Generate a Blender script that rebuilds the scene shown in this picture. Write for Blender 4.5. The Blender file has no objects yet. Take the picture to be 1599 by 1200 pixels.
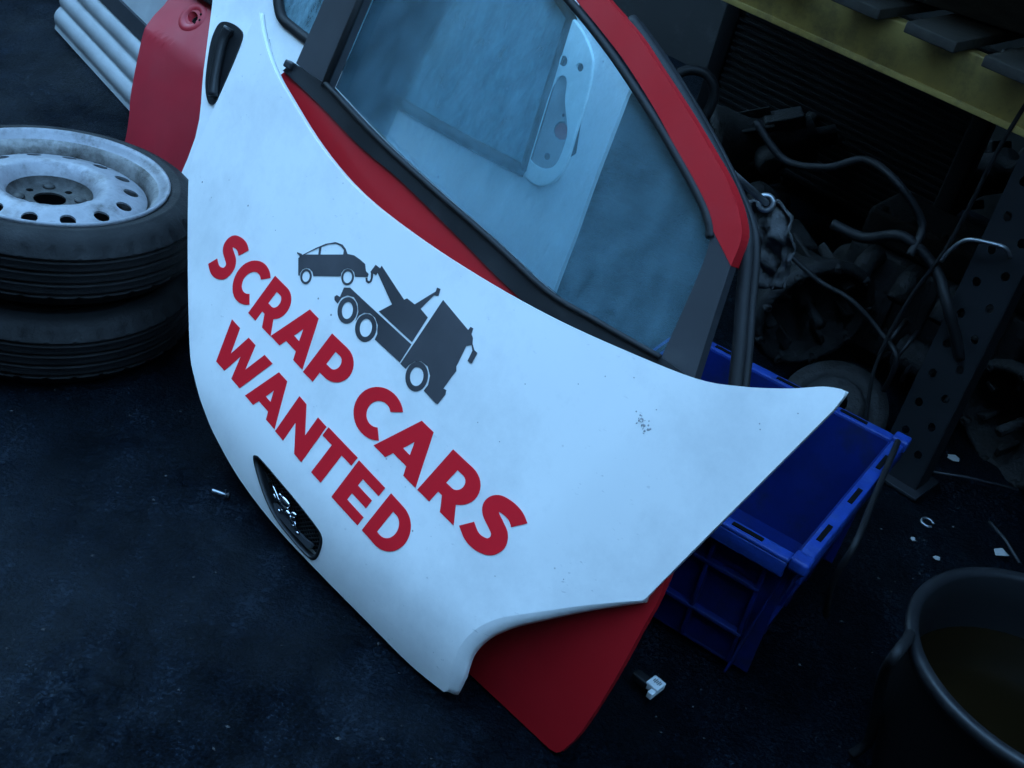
import bpy, bmesh, math, random
from mathutils import Vector, Matrix, noise
random.seed(7)
R = math.radians
scene = bpy.context.scene
COL = scene.collection

# ------------------------------------------------------------------ camera
F_PX, PITCH, ROLL, CAM_H = 2000.0, R(32), R(15), 1.5
fw = Vector((0, math.cos(PITCH), -math.sin(PITCH)))
r0 = Vector((1, 0, 0)); u0 = Vector((0, math.sin(PITCH), math.cos(PITCH)))
cr = math.cos(ROLL) * r0 + math.sin(ROLL) * u0
cu = -math.sin(ROLL) * r0 + math.cos(ROLL) * u0
CAM = Vector((0, 0, CAM_H))
cam_data = bpy.data.cameras.new('camera')
cam = bpy.data.objects.new('camera', cam_data); COL.objects.link(cam)
m = Matrix((cr, cu, -fw)).transposed().to_4x4(); m.translation = CAM
cam.matrix_world = m
cam_data.sensor_width = 36; cam_data.lens = F_PX / 1599 * 36
cam_data.clip_start = 0.05; cam_data.clip_end = 500
scene.camera = cam

# ------------------------------------------------------------------ sky, sun, exposure
SUN_EL, SUN_DIR = R(14), Vector((-0.6, -0.8, 0))          # the low sun stands behind the added shed across the yard: the yard is in open shade
w = bpy.data.worlds.new('World'); scene.world = w; w.use_nodes = True
nt = w.node_tree; nt.nodes.clear()
sky = nt.nodes.new('ShaderNodeTexSky'); sky.sky_type = 'NISHITA'; sky.sun_disc = False
sky.sun_elevation = SUN_EL; sky.sun_rotation = math.atan2(SUN_DIR.x, SUN_DIR.y)
sky.air_density = 2.0; sky.dust_density = 0.0; sky.ozone_density = 5.2
bg = nt.nodes.new('ShaderNodeBackground'); bg.inputs['Strength'].default_value = 0.15
wo = nt.nodes.new('ShaderNodeOutputWorld')
nt.links.new(sky.outputs[0], bg.inputs[0]); nt.links.new(bg.outputs[0], wo.inputs[0])
sl = bpy.data.lights.new('sun', 'SUN'); sl.energy = 2.0; sl.angle = R(0.5); sl.color = (1, 0.94, 0.86)
so = bpy.data.objects.new('sun', sl); COL.objects.link(so)
sd = Vector((SUN_DIR.x * math.cos(SUN_EL), SUN_DIR.y * math.cos(SUN_EL), math.sin(SUN_EL)))
so.rotation_euler = sd.to_track_quat('Z', 'Y').to_euler(); so.location = (0, 0, 9)
vs = scene.view_settings
vs.view_transform = 'Standard'; vs.look = 'None'; vs.gamma = 1; vs.use_curve_mapping = False
vs.exposure = 4.48

# ------------------------------------------------------------------ measuring helpers
def ray(x, y): return fw + cr * ((x - 799.5) / F_PX) - cu * ((y - 600) / F_PX)
def gnd(x, y, z=0.0):
    d = ray(x, y); return CAM + d * ((z - CAM_H) / d.z)

class Frame:
    """A leaning panel: u runs along the ground, v up the panel, h is its crown towards the yard."""
    def __init__(s, O, phi, lean, back=0.0, h=None):
        p, l = R(phi), R(lean)
        s.a = Vector((math.cos(p), math.sin(p), 0)); bk = Vector((-s.a.y, s.a.x, 0))
        s.b = Vector((0, 0, math.cos(l))) + bk * math.sin(l)
        s.n = s.a.cross(s.b); s.O = O + bk * (back / math.cos(l)); s.h = h or (lambda u, v: 0.0)
    def P(s, u, v, off=0.0): return s.O + s.a * u + s.b * v + s.n * (s.h(u, v) + off)
    def px(s, x, y, off=0.0):
        d = ray(x, y); hh = off; u = v = 0
        for i in range(70):
            t = ((s.O + s.n * hh - CAM).dot(s.n)) / d.dot(s.n)
            q = CAM + d * t - s.O; u, v = q.dot(s.a), q.dot(s.b); hh = 0.5 * hh + 0.5 * (s.h(u, v) + off)
        return (u, v)
    def pxs(s, pts, off=0.0): return [s.px(x, y, off) for x, y in pts]

def smooth(pts, n=6, closed=False):
    out = []; N = len(pts)
    rng = range(N if closed else N - 1)
    for i in rng:
        g = (lambda k: pts[k % N]) if closed else (lambda k: pts[max(0, min(N - 1, k))])
        p0, p1, p2, p3 = g(i - 1), g(i), g(i + 1), g(i + 2)
        for j in range(n):
            t = j / n
            out.append(tuple(0.5 * (2 * p1[k] + (p2[k] - p0[k]) * t + (2 * p0[k] - 5 * p1[k] + 4 * p2[k] - p3[k]) * t * t
                             + (3 * p1[k] - p0[k] - 3 * p2[k] + p3[k]) * t ** 3) for k in range(len(p1))))
    if not closed: out.append(tuple(pts[-1]))
    return out
def circle(cx, cy, rx, ry=None, n=20, rot=0):
    ry = ry or rx
    return [(cx + rx * math.cos(t) * math.cos(rot) - ry * math.sin(t) * math.sin(rot),
             cy + rx * math.cos(t) * math.sin(rot) + ry * math.sin(t) * math.cos(rot))
            for t in (2 * math.pi * i / n for i in range(n))]

# ------------------------------------------------------------------ object helpers
ORG = {}
def props(o, label=None, cat=None, group=None, kind=None):
    if label: o['label'] = label
    if cat: o['category'] = cat
    if group: o['group'] = group
    if kind: o['kind'] = kind
    return o
def thing(name, label, cat, loc, group=None):
    o = bpy.data.objects.new(name, None); o.empty_display_size = 0.1; COL.objects.link(o)
    o.location = loc; ORG[o] = Vector(loc); return props(o, label, cat, group)
def build(name, verts, faces, mat, parent=None, loc=None, flat=None, label=None, kind=None):
    org = ORG[parent] if parent else Vector(loc or (0, 0, 0))
    me = bpy.data.meshes.new(name)
    me.from_pydata([tuple(Vector(v) - org) for v in verts], [], faces)
    me.polygons.foreach_set('use_smooth', [not (flat and flat(i)) for i in range(len(me.polygons))])
    me.materials.append(mat)
    o = bpy.data.objects.new(name, me); COL.objects.link(o); ORG[o] = org
    if parent: o.parent = parent
    else: o.location = org
    if label: o['label'] = label
    if kind: o['kind'] = kind
    return o
def bm_data(bm):
    bm.verts.index_update()
    return [v.co.copy() for v in bm.verts], [[v.index for v in f.verts] for f in bm.faces]

class MB:
    """Collects shapes, then links them as one mesh object."""
    def __init__(s): s.v, s.f, s.fl = [], [], []
    def add(s, v, f, flat=False):
        k = len(s.v); s.v += [Vector(q) for q in v]; s.f += [[i + k for i in q] for q in f]; s.fl += [flat] * len(f); return s
    def box(s, c, ax, half, bev=0.0):
        """Box with chamfered edges: centre, three axes, three half sizes."""
        c = Vector(c); bm = bmesh.new(); bmesh.ops.create_cube(bm, size=2)
        for v in bm.verts: v.co = Vector((v.co.x * half[0], v.co.y * half[1], v.co.z * half[2]))
        if bev: bmesh.ops.bevel(bm, geom=bm.edges[:], offset=bev, segments=2, affect='EDGES', profile=0.6)
        v, f = bm_data(bm); bm.free()
        return s.add([c + ax[0] * q.x + ax[1] * q.y + ax[2] * q.z for q in v], f, bev == 0)
    def tube(s, pts, r, n=10, cap=True):
        pts = [Vector(p) for p in pts]; rr = r if isinstance(r, (list, tuple)) else [r] * len(pts)
        v, f = [], []; up = Vector((0.31, 0.17, 0.93))
        for i, p in enumerate(pts):
            d = (pts[min(i + 1, len(pts) - 1)] - pts[max(i - 1, 0)]).normalized()
            x = d.cross(up); x = x.normalized() if x.length > 1e-4 else Vector((1, 0, 0)); up = x.cross(d).normalized()
            for j in range(n):
                t = 2 * math.pi * j / n; v.append(p + (x * math.cos(t) + up * math.sin(t)) * rr[i])
        for i in range(len(pts) - 1):
            for j in range(n):
                f.append([i * n + j, i * n + (j + 1) % n, (i + 1) * n + (j + 1) % n, (i + 1) * n + j])
        if cap: f += [list(range(n))[::-1], [(len(pts) - 1) * n + j for j in range(n)]]
        return s.add(v, f)
    def lathe(s, prof, c, axis=Vector((0, 0, 1)), n=64, fn=None, closed=False):
        axis = Vector(axis).normalized(); x = axis.orthogonal().normalized(); y = axis.cross(x); c = Vector(c); v, f = [], []
        for i, (r, z) in enumerate(prof):
            for j in range(n):
                t = 2 * math.pi * j / n; rr = fn(i, j, r, z) if fn else r
                v.append(c + (x * math.cos(t) + y * math.sin(t)) * rr + axis * z)
        K = len(prof)
        for i in range(K if closed else K - 1):
            for j in range(n):
                f.append([i * n + j, i * n + (j + 1) % n, ((i + 1) % K) * n + (j + 1) % n, ((i + 1) % K) * n + j])
        return s.add(v, f)
    def ellipsoid(s, c, ax, rad, n=12):
        bm = bmesh.new(); bmesh.ops.create_uvsphere(bm, u_segments=n, v_segments=max(6, n // 2 + 2), radius=1)
        v, f = bm_data(bm); bm.free(); c = Vector(c)
        return s.add([c + ax[0] * (q.x * rad[0]) + ax[1] * (q.y * rad[1]) + ax[2] * (q.z * rad[2]) for q in v], f)
    def build(s, name, mat, parent=None, loc=None, label=None, kind=None):
        return build(name, s.v, s.f, mat, parent, loc, lambda i: s.fl[i], label, kind)

def flat_fill(loops, step):
    """Fill 2-D loops (first outer, others holes) and cut the fill into a grid so that it can follow a curve."""
    bm = bmesh.new()
    for lp in loops:
        vs_ = [bm.verts.new((x, y, 0)) for x, y in lp]
        for i in range(len(vs_)): bm.edges.new((vs_[i], vs_[(i + 1) % len(vs_)]))
    bmesh.ops.triangle_fill(bm, use_beauty=True, use_dissolve=False, edges=bm.edges[:])
    for f in bm.faces:
        if f.normal.z < 0: f.normal_flip()
    if step:
        xs = [p[0] for p in loops[0]]; ys = [p[1] for p in loops[0]]
        for ax, lo, hi in ((0, min(xs), max(xs)), (1, min(ys), max(ys))):
            k = math.ceil(lo / step)
            while k * step < hi:
                co = Vector((0, 0, 0)); co[ax] = k * step; no = Vector((0, 0, 0)); no[ax] = 1
                bmesh.ops.bisect_plane(bm, geom=bm.verts[:] + bm.edges[:] + bm.faces[:], dist=1e-6, plane_co=co, plane_no=no)
                k += 1
    return bm
def sheet_data(loops, fr, off=0.0, th=0.001, step=0.03, flare=0.0):
    bm = flat_fill(loops, step); bm.verts.index_update(); bm.edges.index_update()
    top = [v.co.copy() for v in bm.verts]; faces = [[v.index for v in f.verts] for f in bm.faces]
    n = len(top); V = [fr.P(p.x, p.y, off) for p in top] + [fr.P(p.x, p.y, off - th) for p in top]
    Fc = faces + [[i + n for i in reversed(f)] for f in faces]; nf = len(Fc)
    for e in bm.edges:
        if len(e.link_faces) == 1:
            lp = e.link_loops[0]; i, j = lp.vert.index, lp.link_loop_next.vert.index
            k = len(V); V += [V[i].copy(), V[j].copy(), V[j + n].copy(), V[i + n].copy()]
            Fc.append([k + 1, k, k + 3, k + 2])
    bm.free(); return V, Fc, nf
def sheet(name, loops, fr, mat, parent=None, off=0.0, th=0.001, step=0.03, loc=None, label=None, kind=None):
    V, Fc, nf = sheet_data(loops, fr, off, th, step)
    return build(name, V, Fc, mat, parent, loc, lambda i: i >= nf, label, kind)

# ------------------------------------------------------------------ materials
def mat(name, col, rough=0.5, metal=0.0, var=0.0, vscale=6.0, dirt=0.0, dirt_col=(0.02, 0.018, 0.015), dscale=9.0, bump=0.0, bscale=60.0,
        coat=0.0, spec=0.5, rvar=0.0, specks=0.0, thr=0.55, stretch=None):
    m = bpy.data.materials.new(name); m.use_nodes = True; t = m.node_tree; b = t.nodes['Principled BSDF']
    N = t.nodes.new; L = t.links.new
    b.inputs['Roughness'].default_value = rough; b.inputs['Metallic'].default_value = metal
    b.inputs['Coat Weight'].default_value = coat; b.inputs['Coat Roughness'].default_value = 0.12
    b.inputs['Specular IOR Level'].default_value = spec
    tc = N('ShaderNodeTexCoord'); src = tc.outputs['Object']
    if stretch:
        mp = N('ShaderNodeMapping'); mp.inputs['Scale'].default_value = stretch; L(src, mp.inputs[0]); src = mp.outputs[0]
    def nz(scale, detail=6, rgh=0.6):
        q = N('ShaderNodeTexNoise'); q.inputs['Scale'].default_value = scale; q.inputs['Detail'].default_value = detail
        q.inputs['Roughness'].default_value = rgh; L(src, q.inputs['Vector']); return q.outputs['Fac']
    def mr(s, a, b_, c=0.0, d=1.0):
        q = N('ShaderNodeMapRange'); L(s, q.inputs[0])
        for i, v in enumerate((a, b_, c, d)): q.inputs[i + 1].default_value = v
        return q.outputs[0]
    def mix(fac, A, B):
        q = N('ShaderNodeMix'); q.data_type = 'RGBA'; L(fac, q.inputs[0])
        for s, v in ((6, A), (7, B)):
            if isinstance(v, tuple): q.inputs[s].default_value = (*v, 1)
            else: L(v, q.inputs[s])
        return q.outputs[2]
    c = tuple(col)
    base = mix(mr(nz(vscale), 0.3, 0.7), tuple(x * (1 - var) for x in c), tuple(min(1, x * (1 + var)) for x in c))
    if dirt:
        base = mix(mr(nz(dscale, 9, 0.72), thr, thr + 0.22, 0, dirt), base, dirt_col)
    if specks:
        for rot, amt in ((0.6, 0.5), (2.2, 0.4), (1.3, 0.45)):
            sm_ = N('ShaderNodeMapping'); sm_.inputs['Rotation'].default_value = (rot, rot * 0.7, rot * 1.9); sm_.inputs['Scale'].default_value = (1.6, 46, 46); L(src, sm_.inputs[0])
            sn = N('ShaderNodeTexNoise'); sn.inputs['Scale'].default_value = 3; sn.inputs['Detail'].default_value = 3; L(sm_.outputs[0], sn.inputs['Vector'])
            g2 = N('ShaderNodeMath'); g2.operation = 'MULTIPLY'; L(mr(sn.outputs['Fac'], 0.70, 0.76, 0, amt), g2.inputs[0]); L(mr(nz(4, 3), 0.5, 0.6), g2.inputs[1])
            base = mix(g2.outputs[0], base, (0.36, 0.37, 0.39))
        vo = N('ShaderNodeTexVoronoi'); vo.inputs['Scale'].default_value = 24; L(src, vo.inputs['Vector'])
        sp = mr(vo.outputs['Distance'], 0.035, 0.055, 1, 0)
        g = N('ShaderNodeMath'); g.operation = 'MULTIPLY'; L(sp, g.inputs[0]); L(mr(nz(5, 2), 0.52, 0.6, 0, specks), g.inputs[1])
        base = mix(g.outputs[0], base, (0.03, 0.03, 0.035))
    L(base, b.inputs['Base Color'])
    if rvar: L(mr(nz(vscale * 1.7), 0.3, 0.7, max(0.02, rough - rvar), min(1, rough + rvar)), b.inputs['Roughness'])
    if bump:
        bp = N('ShaderNodeBump'); bp.inputs['Strength'].default_value = bump; bp.inputs['Distance'].default_value = 0.01
        L(nz(bscale, 8, 0.65), bp.inputs['Height']); L(bp.outputs[0], b.inputs['Normal'])
    return m

M = {}
M['white'] = mat('white_paint', (0.78, 0.78, 0.77), 0.38, var=0.025, vscale=2.5, dirt=0.42, dirt_col=(0.45, 0.46, 0.47), dscale=3.0, coat=0.25, rvar=0.08, specks=0.8, thr=0.47, bump=0.02, bscale=6)
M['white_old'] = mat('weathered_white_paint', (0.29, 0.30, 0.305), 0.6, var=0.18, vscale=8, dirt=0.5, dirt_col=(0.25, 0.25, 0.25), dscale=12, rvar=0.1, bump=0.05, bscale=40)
M['dusty_white'] = mat('dusty_bare_panel', (0.74, 0.80, 0.78), 0.6, var=0.10, vscale=14, dirt=0.5, dirt_col=(0.30, 0.34, 0.34), dscale=16, bump=0.08, bscale=60)
M['red'] = mat('red_paint', (0.35, 0.008, 0.012), 0.40, var=0.06, dirt=0.25, dirt_col=(0.22, 0.02, 0.03), coat=0.0, spec=0.3, rvar=0.06, bump=0.02, bscale=200)
M['red_faded'] = mat('faded_red_paint', (0.30, 0.013, 0.022), 0.5, var=0.12, dirt=0.25, dirt_col=(0.26, 0.04, 0.05), dscale=7, coat=0.0, spec=0.3, rvar=0.1)
M['vinyl_red'] = mat('red_vinyl', (0.68, 0.010, 0.020), 0.5, var=0.03, spec=0.35)
M['vinyl_grey'] = mat('charcoal_vinyl', (0.062, 0.060, 0.066), 0.42, var=0.35, vscale=4, dirt=0.2, dirt_col=(0.12, 0.12, 0.13), spec=0.4)
M['black_plastic'] = mat('black_plastic', (0.010, 0.0105, 0.012), 0.42, spec=0.3, var=0.3, dirt=0.4, dirt_col=(0.05, 0.05, 0.05), rvar=0.1, bump=0.05, bscale=300)
M['trim'] = mat('charcoal_trim_film', (0.026, 0.027, 0.031), 0.45, spec=0.35, var=0.15, dirt=0.3, dirt_col=(0.09, 0.09, 0.09), rvar=0.08)
M['rubber'] = mat('black_rubber', (0.007, 0.007, 0.008), 0.6, spec=0.25, var=0.3, dirt=0.4, dirt_col=(0.03, 0.03, 0.03), bump=0.1, bscale=120)
M['tyre'] = mat('tyre_rubber', (0.0045, 0.0045, 0.005), 0.6, spec=0.16, var=0.35, vscale=12, dirt=0.6, dirt_col=(0.010, 0.0095, 0.009), dscale=14, rvar=0.12, bump=0.25, bscale=150)
M['rim'] = mat('rusty_silver_steel', (0.19, 0.19, 0.205), 0.5, metal=0.2, var=0.3, vscale=14, dirt=0.95, dirt_col=(0.020, 0.015, 0.012), dscale=14, thr=0.47, rvar=0.12, bump=0.12, bscale=80)
M['rim_dark'] = mat('brake_dusted_steel', (0.045, 0.043, 0.042), 0.55, metal=0.0, spec=0.25, var=0.5, vscale=26, dirt=1.0, dirt_col=(0.008, 0.007, 0.006), dscale=17, thr=0.33, bump=0.3, bscale=70)
M['rim_rust'] = mat('rust_streaked_barrel', (0.18, 0.175, 0.17), 0.5, metal=0.2, var=0.3, vscale=18, dirt=0.95, dirt_col=(0.02, 0.013, 0.008), dscale=14, thr=0.42, bump=0.2, bscale=80)
M['dark'] = mat('dark_void', (0.003, 0.003, 0.0035), 0.9, spec=0.08)
M['chrome'] = mat('chrome', (0.55, 0.56, 0.6), 0.14, metal=1.0, var=0.1, dirt=0.3, dirt_col=(0.1, 0.1, 0.1), dscale=60)
M['silver_sky_lip'] = mat('satin_sky_lip', (0.16, 0.17, 0.19), 0.3, metal=0.6, var=0.1)
M['blue'] = mat('blue_plastic', (0.002, 0.012, 0.105), 0.55, spec=0.2, var=0.25, vscale=10, dirt=0.85, dirt_col=(0.010, 0.014, 0.035), dscale=9, thr=0.47, rvar=0.1, bump=0.08, bscale=80)
M['blue_worn'] = mat('scuffed_blue_plastic', (0.008, 0.034, 0.20), 0.5, spec=0.3, var=0.25, vscale=30, dirt=0.6, dirt_col=(0.04, 0.08, 0.22), dscale=40, thr=0.5, bump=0.15, bscale=120)
M['yellow'] = mat('grimy_yellow_steel', (0.46, 0.33, 0.10), 0.55, var=0.2, vscale=10, dirt=0.8, dirt_col=(0.13, 0.095, 0.05), dscale=12, thr=0.48, rvar=0.1)
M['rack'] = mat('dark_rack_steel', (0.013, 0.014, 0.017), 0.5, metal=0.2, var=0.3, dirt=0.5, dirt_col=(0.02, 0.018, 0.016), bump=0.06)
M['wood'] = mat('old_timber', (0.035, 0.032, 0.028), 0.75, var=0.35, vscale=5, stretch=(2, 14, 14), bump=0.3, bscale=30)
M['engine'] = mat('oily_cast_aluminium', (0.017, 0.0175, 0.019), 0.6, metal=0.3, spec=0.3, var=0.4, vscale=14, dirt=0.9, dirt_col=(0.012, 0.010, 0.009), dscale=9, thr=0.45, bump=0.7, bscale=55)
M['steel'] = mat('bare_steel', (0.30, 0.315, 0.335), 0.35, metal=0.8, var=0.2, dirt=0.5, dirt_col=(0.1, 0.08, 0.06), dscale=30)
M['paper'] = mat('paper_scrap', (0.30, 0.30, 0.29), 0.8, var=0.1, dirt=0.4, dirt_col=(0.25, 0.24, 0.22))
M['cloth'] = mat('grey_rag', (0.07, 0.07, 0.072), 0.9, var=0.3, bump=0.4, bscale=200)
M['oil'] = mat('dirty_oil', (0.006, 0.0036, 0.0013), 0.2, spec=0.2, var=0.3, bump=0.02, bscale=8)
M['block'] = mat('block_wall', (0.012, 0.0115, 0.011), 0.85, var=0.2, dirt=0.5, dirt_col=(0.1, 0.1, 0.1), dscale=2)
M['roof'] = mat('roof_sheet', (0.06, 0.06, 0.06), 0.6, var=0.15)
M['pebble'] = mat('grit', (0.014, 0.015, 0.018), 0.6, var=0.6, vscale=40)
M['white_plastic'] = mat('white_plastic', (0.6, 0.62, 0.62), 0.4, var=0.1, dirt=0.4, dirt_col=(0.2, 0.2, 0.2), dscale=40)
M['scuff'] = mat('grey_scuff', (0.30, 0.305, 0.315), 0.7)
M['ink'] = mat('black_print', (0.02, 0.02, 0.02), 0.6)

def glass_mat(name, tint, dust_sky, dust_sky_col=(0.45, 0.5, 0.5), refl=1.0):  # dusty layer whose blue also stands in for reflected sky
    m = bpy.data.materials.new(name); m.use_nodes = True; t = m.node_tree; t.nodes.clear(); N = t.nodes.new; L = t.links.new
    o = N('ShaderNodeOutputMaterial'); tr = N('ShaderNodeBsdfTransparent'); tr.inputs[0].default_value = (*tint, 1)
    gl = N('ShaderNodeBsdfGlossy'); gl.inputs['Roughness'].default_value = 0.04; gl.inputs['Color'].default_value = (0.9, 0.97, 1, 1)
    df = N('ShaderNodeBsdfDiffuse'); df.inputs[0].default_value = (*dust_sky_col, 1)
    fr = N('ShaderNodeFresnel'); fr.inputs['IOR'].default_value = 1.5
    tc = N('ShaderNodeTexCoord'); nz = N('ShaderNodeTexNoise'); nz.inputs['Scale'].default_value = 12; nz.inputs['Detail'].default_value = 12; nz.inputs['Roughness'].default_value = 0.82
    mpg = N('ShaderNodeMapping'); mpg.inputs['Scale'].default_value = (3, 3, 0.8); L(tc.outputs['Object'], mpg.inputs[0]); L(mpg.outputs[0], nz.inputs['Vector'])
    mr = N('ShaderNodeMapRange'); L(nz.outputs['Fac'], mr.inputs[0])
    for i, v in enumerate((0.34, 0.68, dust_sky * 0.45, dust_sky * 1.9)): mr.inputs[i + 1].default_value = v
    m1 = N('ShaderNodeMixShader'); L(mr.outputs[0], m1.inputs[0]); L(tr.outputs[0], m1.inputs[1]); L(df.outputs[0], m1.inputs[2])
    ml = N('ShaderNodeMath'); ml.operation = 'MULTIPLY'; ml.inputs[1].default_value = refl; L(fr.outputs[0], ml.inputs[0])
    m2 = N('ShaderNodeMixShader'); L(ml.outputs[0], m2.inputs[0]); L(m1.outputs[0], m2.inputs[1]); L(gl.outputs[0], m2.inputs[2])
    L(m2.outputs[0], o.inputs[0]); return m
M['glass'] = glass_mat('dusty_sky_glass', (0.80, 0.95, 1.0), 0.115, (0.26, 0.50, 0.62))
M['glass2'] = glass_mat('tinted_door_glass', (0.30, 0.42, 0.46), 0.34, (0.30, 0.52, 0.60))

def ground_mat():
    m = bpy.data.materials.new('wet_oily_asphalt'); m.use_nodes = True; t = m.node_tree; b = t.nodes['Principled BSDF']; N = t.nodes.new; L = t.links.new
    tc = N('ShaderNodeTexCoord')
    def nz(s, d=8, r=0.65):
        q = N('ShaderNodeTexNoise'); q.inputs['Scale'].default_value = s; q.inputs['Detail'].default_value = d; q.inputs['Roughness'].default_value = r
        L(tc.outputs['Object'], q.inputs['Vector']); return q.outputs['Fac']
    def mr(s, a, b_, c, d):
        q = N('ShaderNodeMapRange'); L(s, q.inputs[0])
        for i, v in enumerate((a, b_, c, d)): q.inputs[i + 1].default_value = v
        return q.outputs[0]
    mp = N('ShaderNodeMapping'); mp.inputs['Rotation'].default_value = (0, 0, R(38)); mp.inputs['Scale'].default_value = (9, 2.2, 1); L(tc.outputs['Object'], mp.inputs[0])
    st = N('ShaderNodeTexNoise'); st.inputs['Scale'].default_value = 1.6; st.inputs['Detail'].default_value = 9; st.inputs['Roughness'].default_value = 0.7; L(mp.outputs[0], st.inputs['Vector'])
    av = N('ShaderNodeMath'); av.operation = 'ADD'; L(nz(5, 10, 0.72), av.inputs[0]); L(st.outputs['Fac'], av.inputs[1])
    hf = N('ShaderNodeMath'); hf.operation = 'MULTIPLY'; hf.inputs[1].default_value = 0.5; L(av.outputs[0], hf.inputs[0])
    fg = N('ShaderNodeMath'); fg.operation = 'MULTIPLY_ADD'; fg.inputs[1].default_value = 0.8; L(nz(170, 4, 0.7), fg.inputs[0])
    sh = N('ShaderNodeMath'); sh.operation = 'SUBTRACT'; sh.inputs[1].default_value = 0.40; L(hf.outputs[0], sh.inputs[0]); L(sh.outputs[0], fg.inputs[2])
    ra = N('ShaderNodeValToRGB'); L(fg.outputs[0], ra.inputs[0])
    ra.color_ramp.elements[0].position = 0.42; ra.color_ramp.elements[0].color = (0.0004, 0.0008, 0.0016, 1)
    ra.color_ramp.elements[1].position = 0.58; ra.color_ramp.elements[1].color = (0.0036, 0.0066, 0.0118, 1)
    e3 = ra.color_ramp.elements.new(0.74); e3.color = (0.022, 0.033, 0.048, 1)
    vo = N('ShaderNodeTexVoronoi'); vo.inputs['Scale'].default_value = 70; L(tc.outputs['Object'], vo.inputs['Vector'])
    sp = mr(vo.outputs['Distance'], 0.10, 0.16, 1, 0)
    g = N('ShaderNodeMath'); g.operation = 'MULTIPLY'; L(sp, g.inputs[0]); L(mr(nz(9, 3), 0.58, 0.66, 0, 1), g.inputs[1])
    mx = N('ShaderNodeMix'); mx.data_type = 'RGBA'; L(g.outputs[0], mx.inputs[0]); L(ra.outputs[0], mx.inputs[6]); mx.inputs[7].default_value = (0.006, 0.011, 0.020, 1)
    L(mx.outputs[2], b.inputs['Base Color'])
    L(mr(fg.outputs[0], 0.36, 0.64, 0.55, 0.22), b.inputs['Roughness'])
    L(mr(nz(1.7, 6), 0.40, 0.62, 0.04, 0.20), b.inputs['Specular IOR Level'])
    b.inputs['Specular Tint'].default_value = (0.60, 0.80, 1.0, 1)
    b1 = N('ShaderNodeBump'); b1.inputs['Strength'].default_value = 1.0; b1.inputs['Distance'].default_value = 0.022; L(nz(46, 10, 0.75), b1.inputs['Height'])
    b2 = N('ShaderNodeBump'); b2.inputs['Strength'].default_value = 1.0; b2.inputs['Distance'].default_value = 0.007; L(nz(120, 4, 0.7), b2.inputs['Height']); L(b1.outputs[0], b2.inputs['Normal'])
    L(b2.outputs[0], b.inputs['Normal']); return m
M['ground'] = ground_mat()

# ------------------------------------------------------------------ ground: one sheet, fine near the camera
def axis_steps(lo, hi, f0, f1, fine, far):
    xs = []; x = f0
    while x <= f1: xs.append(x); x += fine
    s = fine; x = f0
    L = []
    while x > lo: s *= 1.35; x -= s; L.append(x)
    s = fine; x = xs[-1]; Rr = []
    while x < hi: s *= 1.35; x += s; Rr.append(x)
    return L[::-1] + xs + Rr
gx = axis_steps(-60, 60, -2.2, 1.6, 0.014, 1); gy = axis_steps(-60, 90, 0.7, 4.0, 0.014, 1)
RIDGE = [gnd(60, 1190), gnd(95, 1120), gnd(130, 1060)]
def gz(x, y):
    near = max(0, 1 - max(0, abs(x + 0.3) - 1.9) / 0.6) * max(0, 1 - max(0, abs(y - 2.3) - 1.7) / 0.6)
    if near <= 0: return -0.004
    z = 0.004 * noise.noise((x * 2.2, y * 2.2, 1)) + 0.0035 * noise.noise((x * 9, y * 9, 3)) + 0.003 * noise.noise((x * 22, y * 22, 5)) * (0.4 + abs(noise.noise((x * 3, y * 3, 7))) * 2)
    q = noise.noise((x * 5 + y * 2, y * 1.4 - x, 8))                     # scraped furrows
    z -= 0.007 * max(0, 1 - abs(q) / 0.05) * (0.4 + abs(noise.noise((x * 30, y * 30, 4))) * 1.5)
    for p in RIDGE:
        d = math.hypot(x - p.x, y - p.y)
        if d < 0.12: z += 0.016 * (1 - d / 0.12) * (0.5 + noise.noise((x * 40, y * 40, 2)))
    return z * near - 0.004
nx, ny = len(gx), len(gy)
gv = [(x, y, gz(x, y)) for y in gy for x in gx]
gf = [[j * nx + i, j * nx + i + 1, (j + 1) * nx + i + 1, (j + 1) * nx + i] for j in range(ny - 1) for i in range(nx - 1)]
props(build('ground', gv, gf, M['ground']), kind='structure')

AX = Vector((math.cos(R(-37)), math.sin(R(-37)), 0)); BK = Vector((-AX.y, AX.x, 0)); UP = Vector((0, 0, 1))
DOOR0 = gnd(870, 1175)

# ------------------------------------------------------------------ workshop that shades the yard (roof over the rack, back wall)
ws = thing('workshop_building', 'dark workshop with block back wall and sheet roof over the racking', 'building', DOOR0 + BK * 3.0)
mb = MB()
mb.box(DOOR0 + BK * 3.1 + AX * -1 + UP * 1.8, (AX, BK, UP), (14, 0.1, 2.0)); mb.build('wall', M['block'], ws)
mb = MB()
mb.box(DOOR0 + BK * 1.84 + AX * 2.2 + UP * 1.86, (AX, (BK + UP * 0.12).normalized(), (UP - BK * 0.12).normalized()), (4.2, 1.24, 0.04)); mb.build('roof', M['roof'], ws)
MB().box(DOOR0 - BK * 1.72 + AX * 4.9 + UP * 2.25, (AX, BK, UP), (3.3, 2.0, 0.04)).build('sky_block_canopy', M['roof'], ws)  # unseen roof piece added to darken the right side
mb = MB()
mb.box(DOOR0 + BK * 1.75 + AX * 1.6 + UP * 1.15, (AX, BK, UP), (0.08, 1.3, 1.35)); mb.build('sky_block_wall', M['block'], ws)  # wall added to block the sky on the right
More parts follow.
